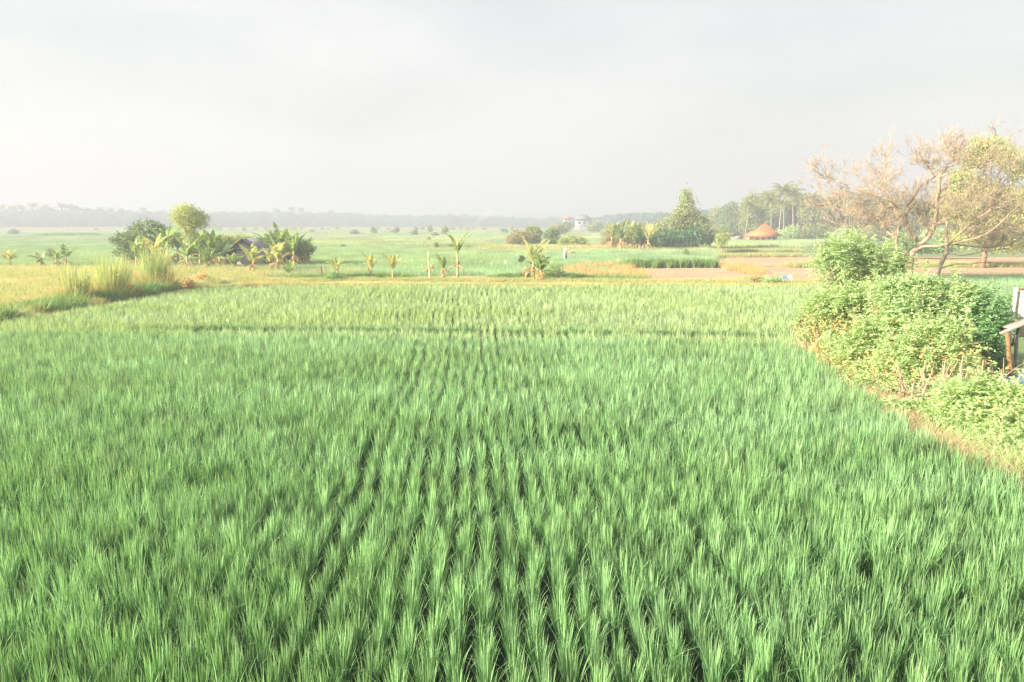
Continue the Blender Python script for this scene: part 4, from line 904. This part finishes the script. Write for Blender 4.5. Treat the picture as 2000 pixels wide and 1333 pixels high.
# green vine-hung tree behind it
tree_px('vine_tree', 'leafy yellow green tree hung with vines behind the bare branches', 'tree', 1925, 60,
        [(1930, 288, 38, 20, 0), (1905, 310, 26, 20, .5), (1965, 305, 26, 22, -.5), (1885, 345, 26, 16, 0), (1990, 330, 22, 22, 0), (1870, 378, 34, 18, 1), (1920, 372, 34, 20, 0), (1968, 388, 34, 26, 1), (1850, 410, 26, 20, 0), (2010, 400, 30, 40, 1), (1900, 425, 50, 22, 0), (1960, 440, 50, 20, 0), (1890, 462, 50, 18, .5), (1960, 478, 50, 14, .5), (2020, 450, 30, 30, 0)],
        360, VINE, 240, ncl=1200, nleaf=18, cr=.34, L=.26, W=.13, r=.2, bias=.3)
tree_px('low_tree', 'low dark green tree seen between the bare trunk and its limb', 'tree', 1770, 75, [(1765, 470, 22, 14, 0), (1785, 478, 22, 12, 0), (1850, 480, 30, 10, 0), (1820, 486, 30, 8, 0)], 485, SHRUB_D, 241, ncl=260, nleaf=20, cr=.25, L=.24, W=.13, r=.1)

# ------------------------------------------------------------------ leafy hedge at right
hd = [  # label, [lobes px], Y, material, clusters, extra
    ('round dense green shrub standing highest at the far end of the hedge', [(1655, 505, 52, 38, 0), (1710, 515, 46, 36, 0), (1625, 520, 36, 36, -.3), (1670, 540, 66, 30, .2), (1735, 535, 26, 26, .3), (1660, 575, 46, 28, .2)], 24.0, SHRUB, 620, None),
    ('pale green shrub below the round dense one', [(1690, 590, 70, 34, 0), (1640, 610, 46, 34, 0), (1740, 600, 50, 36, 0), (1690, 650, 70, 40, 0)], 19.6, SHRUB_Y, 560, (FLEAF, 220)),
    ('shrub at the left tip of the hedge beside the bund', [(1608, 632, 30, 34, 0), (1622, 665, 32, 36, 0), (1600, 680, 22, 24, 0)], 20.2, SHRUB, 300, (FLEAF, 190)),
    ('broad shrub with feathery leaves in the middle of the hedge top', [(1800, 580, 60, 28, 0), (1850, 590, 44, 30, 0), (1780, 620, 60, 34, 0), (1840, 640, 54, 30, 0)], 16.9, SHRUB, 560, (FLEAF, 190)),
    ('dark blue green shrub behind the hedge near the shed', [(1910, 606, 36, 26, 0), (1890, 636, 34, 30, 0), (1915, 655, 28, 34, 0), (1905, 700, 28, 38, 0)], 16.6, SHRUB_D, 420, None),
    ('yellow green shrub with dead leaves on the face of the hedge', [(1720, 680, 60, 40, 0), (1680, 710, 46, 36, 0), (1745, 730, 50, 40, 0)], 16.7, SHRUB_Y, 430, (FLEAF, 230)),
    ('sprawling shrub with woody tan stems beside the shed post', [(1830, 690, 56, 44, 0), (1790, 720, 46, 36, 0), (1870, 680, 36, 34, 0), (1810, 760, 46, 34, 0)], 14.8, SHRUB_Y, 430, (FLEAF, 220)),
    ('low bright shrub in the lower right corner', [(1965, 812, 46, 30, 0), (1915, 805, 42, 42, 0), (1940, 790, 26, 26, 0), (1998, 828, 34, 36, 0), (1965, 850, 56, 36, 0), (1925, 870, 36, 24, 0)], 12.2, SHRUB_Y, 640, (FLEAF, 120)),
    ('small yellow shrub at the foot of the hedge', [(1860, 800, 36, 30, 0), (1890, 830, 30, 28, 0), (1840, 820, 28, 22, 0)], 13.3, SHRUB_Y, 240, (FLEAF, 120)),
    ('low yellowing shrub at the foot of the hedge near the bund', [(1630, 700, 34, 24, 0), (1660, 722, 34, 26, 0), (1640, 735, 20, 14, 0)], 17.9, SHRUB_Y, 230, (FLEAF, 190)),
    ('low straggling shrub with orange dead leaves at the foot of the middle hedge', [(1700, 755, 36, 26, 0), (1740, 770, 38, 30, 0), (1725, 795, 26, 16, 0)], 15.9, SHRUB_Y, 250, (FLEAF, 230)),
    ('low yellow green shrub in front of the tan stems', [(1785, 800, 40, 30, 0), (1820, 825, 34, 30, 0), (1790, 840, 24, 14, 0)], 14.2, SHRUB_Y, 250, (FLEAF, 190)),
    ('shrub filling the hedge between its middle and the shed', [(1885, 735, 40, 36, 0), (1900, 780, 34, 30, 0), (1860, 760, 34, 34, 0)], 14.9, SHRUB, 280, (FLEAF, 120)),
    ('low spreading shrub just above the lower right corner shrub', [(1860, 845, 38, 30, 0), (1900, 862, 44, 32, 0), (1840, 870, 26, 18, 0), (1880, 885, 30, 18, 0)], 12.3, SHRUB_Y, 330, (FLEAF, 120)),
    ('straggling low shrub between rice edge and hedge foot at right', [(1745, 835, 24, 16, 0), (1775, 855, 30, 20, 0), (1800, 875, 24, 14, 0)], 13.0, SHRUB_Y, 150, (FLEAF, 90)),
    ('straggling low shrub at the rice edge left of the hedge foot', [(1672, 765, 24, 16, 0), (1700, 790, 26, 18, 0)], 15.2, SHRUB_Y, 120, (FLEAF, 90)),
    ('lowest green shrub at the right edge beside the rice', [(1985, 895, 40, 30, 0), (2020, 885, 38, 36, 0), (1940, 900, 32, 24, 0)], 11.0, SHRUB_Y, 330, None)]
for i, (lb, it, Y, mt, ncl, ex) in enumerate(hd):
    px = np.mean([a[0] for a in it]); x0 = gx(px, Y)
    lob = lobes_px(Y, it, x0); lob = [(a, b + RB.uniform(-.3, .5), c, d_*1.0, max(e*.9, .6), f_*(1.0 if c > 1.0 else 1.35)) for a, b, c, d_, e, f_ in lob]
    bush('hedge_shrub', lb, 'shrub', x0, Y, lob, mt, rng(800+i), ncl=ncl, nleaf=7, cr=.13, L=.075, W=.034, bias=.4, group='shrubs of the leafy hedge', pinn=True, stems=16 if i != 0 else 10, sr=.02, extra=ex)
# woody coppiced stumps in the hedge
for i, (px, py, Y, h, lb) in enumerate([(1895, 770, 14.0, 1.25, 'cluster of thick tan coppiced stems at the right of the hedge'), (1838, 790, 13.8, 1.0, 'cluster of tan stems low in the hedge face'), (1745, 735, 17.2, .8, 'tan dry stems under the middle of the hedge'), (1615, 690, 19.6, .6, 'short tan stems at the left tip of the hedge')]):
    R = rng(850+i); r0 = empty('coppiced_stump', (gx(px, Y), Y, 0), lb, 'stump', 'coppiced stumps in the hedge'); mb = MB()
    for k in range(11 if i < 2 else 6):
        a = R.uniform(0, 6.28); b = np.array([R.normal(0, .28), R.normal(0, .12), -.05]); e = b + np.array([R.normal(0, .16), R.normal(.1, .15), h*R.uniform(.5, .95)])
        tube(mb, [b, b*.7+e*.3 + R.normal(0, .06, 3), b*.3+e*.7 + R.normal(0, .07, 3), e], [.03, .026, .02, .008], 6)
    mb.build('stem', BARK_TAN, r0, smooth=True)
    mb = MB()
    for k in range(90):
        b = np.array([R.normal(0, .4), R.normal(-.2, .25), R.uniform(0, .5)*h]); e = b + np.array([R.normal(0, .3), R.normal(0, .2), R.normal(.1, .25)]); tube(mb, [b, (b+e)/2 + R.normal(0, .04, 3), e], [.008, .007, .004], 4)
    mb.build('dry_twigs', TWIG, r0)

# ------------------------------------------------------------------ shed at the right edge
YS = 15.0
sx = at(1970, 700, YS)[0]
shed = empty('garden_shed', (sx, YS, 0), 'rough open shed with tan posts and grey sloping roof beside the hedge', 'shed')
def sp(px, py, dy=0.0): p = at(px, py, YS+dy); return np.array([p[0]-sx, dy, p[2]])
mb = MB(); tube(mb, [sp(1978, 770), sp(1972, 715), sp(1967, 650), sp(1966, 640)], [.055, .05, .045, .045], 8); mb.build('post', WOOD, shed, smooth=True)
mb = MB(); tube(mb, [sp(1992, 775, 1.2), sp(1984, 690, 1.2), sp(1986, 638, 1.2)], [.05, .045, .04], 8); mb.build('post', GREYWALL, shed, smooth=True)
mb = MB(); tube(mb, [sp(2060, 790, .2), sp(2060, 620, .2)], [.05, .05], 8); mb.build('post', WOOD, shed, smooth=True)
mb = MB(); tube(mb, [sp(1976, 676, .05), sp(1990, 640, .05)], [.028, .028], 6); mb.build('brace', BLACKWOOD, shed)
mb = MB(); tube(mb, [sp(1972, 722), sp(2000, 720), sp(2070, 722)], [.022, .022, .022], 6); mb.build('rail', WOOD_G, shed)
mb = MB()
a, b = sp(1957, 641), sp(2090, 588)
for k, dy in enumerate(np.linspace(-.25, .75, 4)):
    o = np.array([.95*(dy+.25), dy, .015*math.sin(k*2.1) - .02*dy]); e = b - a; n = np.array([-e[2], 0, e[0]]); n = n/np.linalg.norm(n)*.022
    p = [a+o, b+o, b+o+np.array([0, .24, .0]), a+o+np.array([.04*(k % 3), .24, .0])]
    mb.add(p + [q+n for q in p], np.array([[0,1,2,3],[7,6,5,4],[0,4,5,1],[1,5,6,2],[2,6,7,3],[3,7,4,0]]))
mb.build('roof', WOOD_G, shed)
mb = MB(); tube(mb, [sp(1953, 652, -.3), sp(2090, 598, -.3)], [.035, .035], 6); mb.build('roof_beam', WOOD_G, shed)
# pale board standing behind the roof
bo = at(1990, 600, 17.5); r0 = empty('board_hoarding', (bo[0], 17.5, 0), 'pale pinkish board with white edge standing behind the shed roof', 'board')
k = 17.5/F; wb = 1.6; zt, zb = at(1990, 564, 17.5)[2], .9
mb = MB(); box(mb, (wb/2 - .12, 0, (zt+zb)/2), (wb, .04, zt-zb)); mb.build('panel', PALEBOARD, r0)
mb = MB(); box(mb, (-.15, -.02, (zt+.02)/2), (.06, .09, zt+.02)); mb.build('white_post', CLOTHW, r0)
mb = MB(); box(mb, (wb/2-.09, -.024, zt+.012), (wb, .10, .03)); mb.build('top_rail', WOOD, r0)
mb = MB()
for i in range(5): tube(mb, [[.08+.022*i, -.03, zt-.35], [.09+.022*i, -.035, zt-.08]], [.009, .009], 5)
mb.build('yellow_mark', TREE_Y, r0)
# tarp, red bucket, stacked logs
def draped(name, label, cat, c, sx_, sy_, h, mat, seed, group=None):
    R = rng(seed); n = 14; X, Y_ = np.meshgrid(np.linspace(-1, 1, n), np.linspace(-1, 1, n))
    rr = np.maximum(np.abs(X), np.abs(Y_)); Z = h*(1-np.clip(rr, 0, 1)**3) + .05*h*np.sin(X*7+R.uniform(0, 3))*np.cos(Y_*6)
    V = np.stack([X*sx_/2*(1+.06*np.sin(Y_*9)), Y_*sy_/2, np.maximum(Z, 0)], -1).reshape(-1, 3); ii, jj = np.meshgrid(np.arange(n-1), np.arange(n-1)); k = (jj*n+ii).ravel()
    mb = MB(); mb.add(V, np.stack([k, k+1, k+n+1, k+n], 1)); o = mb.build(name, mat, smooth=True); o.location = tuple(c); return tag(o, label, cat, group)
p = at(1970, 752, 14.9); draped('blue_tarp', 'crumpled blue tarp heaped behind the shed post', 'tarp', (p[0], 14.9, .1), .8, .6, .34, BLUE, 1)
p = at(2003, 745, 15.4); draped('pale_tarp', 'pale blue sheet spread beside the shed post', 'sheet', (p[0]+.25, 15.4, .15), .9, .8, .34, PALEBLUE, 2)
p = G(1925, 752); mb = MB(); t = np.linspace(0, 1, 5)
tube(mb, [[0, 0, z] for z in (0, .12, .24, .25)], [.09, .11, .13, .14], 14); o = mb.build('red_bucket', REDP, smooth=True); o.location = (at(1925, 745, 15.1)[0], 15.1, .25); tag(o, 'small bright red orange bucket at the foot of the hedge by the shed', 'bucket')
for i, (px, dz, lb) in enumerate([(1935, .28, 'upright greyish log left of the shed post'), (1947, .22, 'upright brown log between grey log and blue tarp'), (1996, .05, 'short log lying at the right frame edge under the shed')]):
    R = rng(870+i); P_ = at(px, 740, 15.0); mb = MB()
    if i < 2: tube(mb, [[0, 0, 0], [.01, 0, .2], [-.01, 0, .42 - .06*i]], [.07, .065, .06], 9)
    else: tube(mb, [[-.3, 0, .07], [0, .02, .08], [.4, 0, .07]], [.07, .07, .065], 9)
    o = mb.build('log', [WOOD_G, WOOD, WOOD][i], smooth=True); o.location = (P_[0], 15.0 - .2*(i == 2), .08); tag(o, lb, 'log')

# ------------------------------------------------------------------ hut in the left thicket
YH = 60.0; hx = gx(480, YH)
hut = empty('timber_hut', (hx, YH, 0), 'small dark timber hut with pointed gable half hidden by banana plants', 'hut')
def hp(px, py, dy=0.0): p = at(px, py, YH+dy); return np.array([p[0]-hx, dy, p[2]])
apex = hp(475, 468); le = hp(455, 486); re = hp(502, 487)
mb = MB(); box(mb, (0.15, 1.5, .75), (2.1, 3.0, 1.5)); mb.build('wall', GREYWALL, hut)
mb = MB(); xl, xr, ze, za, xa = le[0]+.15, re[0]-.1, re[2], apex[2]-.08, apex[0]
mb.add([[xl, -.03, ze], [xr, -.03, ze], [xa, -.03, za], [xl, -.09, ze], [xr, -.09, ze], [xa, -.09, za]], [np.array([[0, 1, 2], [5, 4, 3]]), np.array([[0, 3, 4, 1], [1, 4, 5, 2], [2, 5, 3, 0]])]); mb.build('gable', GREYWALL, hut)
def slab(mb, a, b, y0_, y1_, th=.06):
    a = np.array(a); b = np.array(b); p = [[a[0], y0_, a[2]], [b[0], y0_, b[2]], [b[0], y1_, b[2]], [a[0], y1_, a[2]]]; q = [[u[0], u[1], u[2]+th] for u in p]
    mb.add(p+q, np.array([[0,3,2,1],[4,5,6,7],[0,1,5,4],[1,2,6,5],[2,3,7,6],[3,0,4,7]]))
mb = MB(); slab(mb, le, apex, -.35, 3.2); slab(mb, apex + np.array([.002, 0, 0]), re, -.35, 3.2); hr = mb.build('roof', SHEETROOF, hut)
mb = MB(); slab(mb, le - np.array([.02, 0, .09]), apex - np.array([0, 0, .09]), -.42, -.36, .16); slab(mb, apex + np.array([.002, 0, -.09]), re + np.array([.02, 0, -.09]), -.42, -.36, .16); mb.build('barge_board', BLACKWOOD, hr)
mb = MB(); slab(mb, hp(434, 500), le + np.array([.1, 0, -.12]), -.2, 2.4); mb.build('lean_to_roof', BLACKWOOD, hut)
mb = MB(); box(mb, (hp(448, 505)[0], 1.0, .6), (.9, 1.9, 1.2)); mb.build('lean_to_wall', BLACKWOOD, hut)

# ------------------------------------------------------------------ orange roofed house, shed, far white house
YO = 150.0; ox = gx(1497, YO); house = empty('tiled_house', (ox, YO, 0), 'low house with steep orange tiled roof before the wood', 'house')
def op(px, py, dy=0.0): p = at(px, py, YO+dy); return np.array([p[0]-ox, dy, p[2]])
ez = op(1495, 462)[2]
mb = MB(); box(mb, (0.1, 3.4, ez/2), (5.4, 4.6, ez)); mb.build('wall', PALEBOARD, house)
mb = MB(); A_ = op(1495, 436, 3.2); L_, R_ = op(1466, 463)[0], op(1531, 463)[0]
rid = np.array([op(1505, 449)[0], 3.2, op(1505, 449)[2]]); rid2 = np.array([op(1516, 450)[0], 3.2, op(1516, 450)[2]])
c = [[L_, 0, ez], [R_, 0, ez], [R_, 6.4, ez], [L_, 6.4, ez]]; mid_ = [[A_[0] + (q[0]-A_[0])*.5, 3.2 + (q[1]-3.2)*.5, ez + (A_[2]-ez)*.40] for q in c]; V = c + mid_ + [list(A_)]
mb.add(V, [np.array([[0, 1, 5, 4], [1, 2, 6, 5], [2, 3, 7, 6], [3, 0, 4, 7], [3, 2, 1, 0]]), np.array([[4, 5, 8], [5, 6, 8], [6, 7, 8], [7, 4, 8]])])
tr_ = mb.build('roof', TILE, house)
mb = MB(); slab(mb, op(1459, 467), op(1472, 460), .3, 3, .08); mb.build('porch_roof', TILE, house)
mb = MB(); tube(mb, [A_, A_ + np.array([0, 0, .3])], [.12, .05], 6); mb.build('finial', TILE, tr_)
mb = MB()
for q in (-1.6, -.4, .9, 2.0):
    mb = MB(); box(mb, (q, 1.07, ez*.45), (.6, .06, ez*.62)); w_ = mb.build('window', WOOD, house)
    mb = MB(); box(mb, (q, 1.03, ez*.45), (.46, .04, ez*.5)); mb.build('pane', WIN, w_)
mb = MB()
YG = 158.0; gx0 = gx(1440, YG); sh2 = empty('farm_shed', (gx0, YG, 0), 'low brown shed left of the orange roofed house', 'shed')
box(mb, (0, 1.2, .65), (3.0, 2.0, 1.3)); mb.build('wall', GREYWALL, sh2)
mb = MB(); slab(mb, (-2.2, 0, 1.3), (.2, 0, 1.75), -.2, 2.6, .08); slab(mb, (.202, 0, 1.75), (2.0, 0, 1.3), -.2, 2.6, .08); mb.build('roof', WOOD, sh2)
YW = 380.0; wx = gx(1125, YW); wh = empty('white_house', (wx, YW, 0), 'far hazy pale two storey house with grey roof on the horizon', 'house'); wh.scale = (.82, .82, .8)
kw = YW/F
mb = MB(); box(mb, (4.5*1.0, 4, 4.0), (10.6, 8, 8.0)); mb.build('wall', WHITE, wh)
mb = MB(); box(mb, (-4.9, 4.5, 3.4), (7.6, 7, 6.8)); mb.build('wing', GREYWALL, wh)
mb = MB(); mb.add([[-1.8, -1, 7.9], [10.8, -1, 7.9], [10.8, 9, 7.9], [-1.8, 9, 7.9], [1.5, 4, 11.0], [7.5, 4, 11.0]], [np.array([[0, 1, 5, 4], [2, 3, 4, 5], [3, 2, 1, 0]]), np.array([[1, 2, 5], [3, 0, 4]])]); mb.build('roof', SHEETROOF, wh)
mb = MB()
for cx_, cy_ in ((-8.2, 1.2), (-5.6, 1.2), (-3.0, 1.2), (-8.2, 7), (-3.0, 7)): box(mb, (cx_, cy_, 7.8), (.4, .4, 2.0))
mb.build('columns', PALEBOARD, wh)
mb = MB(); mb.add([[-9.4, 0, 8.8], [-1.9, 0, 8.8], [-1.9, 8.2, 8.8], [-9.4, 8.2, 8.8], [-7, 4, 10.0], [-4.2, 4, 10.0]], [np.array([[0, 1, 5, 4], [2, 3, 4, 5], [3, 2, 1, 0]]), np.array([[1, 2, 5], [3, 0, 4]])]); mb.build('roof', TILE, wh)
mb = MB(); box(mb, (-5.6, 5.0, 7.5), (3.6, 3.4, 1.5)); mb.build('upper_storey', GREYWALL, wh)
for q, z in ((2, 5.6), (5, 5.6), (8, 5.6), (3, 2.4), (7, 2.4)):
    mb = MB(); box(mb, (q, -.02, z), (1.7, .1, 1.7)); w_ = mb.build('window', GREYWALL, wh)
    mb = MB(); box(mb, (q, -.08, z), (1.4, .06, 1.4)); mb.build('pane', WIN, w_)
mb = MB(); box(mb, (2, -9, 1.0), (30, .4, 2.0)); o = mb.build('compound_wall', GREYWALL); o.location = (wx, YW, 0); tag(o, 'long low pale wall in front of the far white house', 'wall')

# ------------------------------------------------------------------ small things
Ys = 70.0; sxx = gx(1104, Ys); r0 = empty('scarecrow', (sxx, Ys, 0), 'scarecrow of white cloth and dark rag on a stake in the green field', 'scarecrow')
mb = MB(); tube(mb, [[0, 0, 0], [0, 0, 1.35]], [.03, .025], 6); tube(mb, [[-.15, 0, 1.05], [1.0, 0, .98]], [.015, .015], 5); mb.build('stake', WOOD, r0)
mb = MB(); tube(mb, [[-.03, -.02, .25], [-.05, -.02, .6], [-.02, -.02, 1.0], [0, -.02, 1.28], [0, -.02, 1.36]], [.10, .12, .13, .07, .03], 9); mb.build('white_cloth', CLOTHW, r0, smooth=True)
mb = MB(); tube(mb, [[.16, 0, .1], [.12, 0, .4], [.1, 0, .8], [.08, 0, 1.0]], [.05, .08, .06, .03], 8); mb.build('dark_rag', CLOTHD, r0, smooth=True)
mb = MB(); box(mb, (.6, 0, .96), (.75, .02, .12), ry=.05); mb.build('pink_ribbon', PINK, r0)
mb = MB(); tube(mb, [[0, 0, 0], [.02, 0, .5], [0, 0, 1.05]], [.02, .02, .015], 5); o = mb.build('stake', WOOD); o.location = (gx(1124, Ys), Ys, 0); tag(o, 'thin stake holding the other end of the pink ribbon', 'stake')
for i, (px, Y, h, lb) in enumerate([(625, 50, .75, 'dark charred stump post left in the far row'), (987, 62, .6, 'faint pinkish post in the field left of the banana clump'), (632, 51, .95, 'thin post beside the dark charred stump post')]):
    mb = MB(); tube(mb, [[0, 0, 0], [.02, 0, h*.5], [-.01, 0, h]], [.06, .055, .03] if i != 2 else [.02, .018, .012], 7); o = mb.build('field_post', [BLACKWOOD, PALEBOARD, WOOD][i], smooth=True); o.location = (gx(px, Y), Y, .02); tag(o, lb, 'post')
Yk = 47.5; kx = gx(1018, Yk); r0 = empty('potted_sapling', (kx, Yk, .05), 'sapling with a small dark round top left of the banana clump', 'sapling')
mb = MB(); tube(mb, [[0.25, 0, 0], [.12, 0, .6], [0, 0, 1.15]], [.02, .016, .01], 5); mb.build('trunk', BARK_TAN, r0)
mb = MB(); R = rng(880); C, D = lobed(R, [(0, 0, 1.35, .22, .22, .3)], 30, 14, .07, .2); leaves(mb, R, C, D, .12, .06); mb.build('crown', TREE_D, r0)
r0.name = 'sapling'
p = G(1534, 553); draped('blue_sack', 'small blue sack on the ground at the corner of the bare plot', 'sack', (p[0], p[1]+.3, .02), .5, .4, .42, BLUE, 5)
draped('white_sack', 'small cream sack beside the blue one', 'sack', (p[0]+.42, p[1]+.4, .02), .42, .4, .46, CLOTHW, 6)

# rising smoke, very thin, far off
def smoke():
    mb = MB(); P = np.array([[0, 0, 0], [1.5, 0, 3], [4, 0, 6], [8, 0, 10], [14, 0, 13]], float); tube(mb, P, [.7, 1.2, 2.0, 2.6, 1.8], 10)
    m, t = new_mat('thin_smoke'); o = t.nodes.new('ShaderNodeOutputMaterial'); v = t.nodes.new('ShaderNodeVolumePrincipled'); v.inputs['Color'].default_value = (.95, .95, .95, 1); v.inputs['Density'].default_value = 0.05
    t.links.new(v.outputs[0], o.inputs['Volume']); ob = mb.build('smoke', m, smooth=True); Y = 480; ob.location = (gx(926, Y), Y, .5); tag(ob, 'faint plume of white smoke rising from the far fields', 'smoke', kind='stuff')
smoke()

# haze
HAZE = 0.0027
m, t = new_mat('haze_air'); o = t.nodes.new('ShaderNodeOutputMaterial'); v = t.nodes.new('ShaderNodeVolumePrincipled')
v.inputs['Color'].default_value = (0.465, 0.50, 0.61, 1); v.inputs['Density'].default_value = HAZE; v.inputs['Anisotropy'].default_value = 0.08
t.links.new(v.outputs[0], o.inputs['Volume'])
mb = MB(); box(mb, (0, 650, 19.5), (3200, 1900, 41)); hz = mb.build('haze', m); tag(hz, kind='stuff')
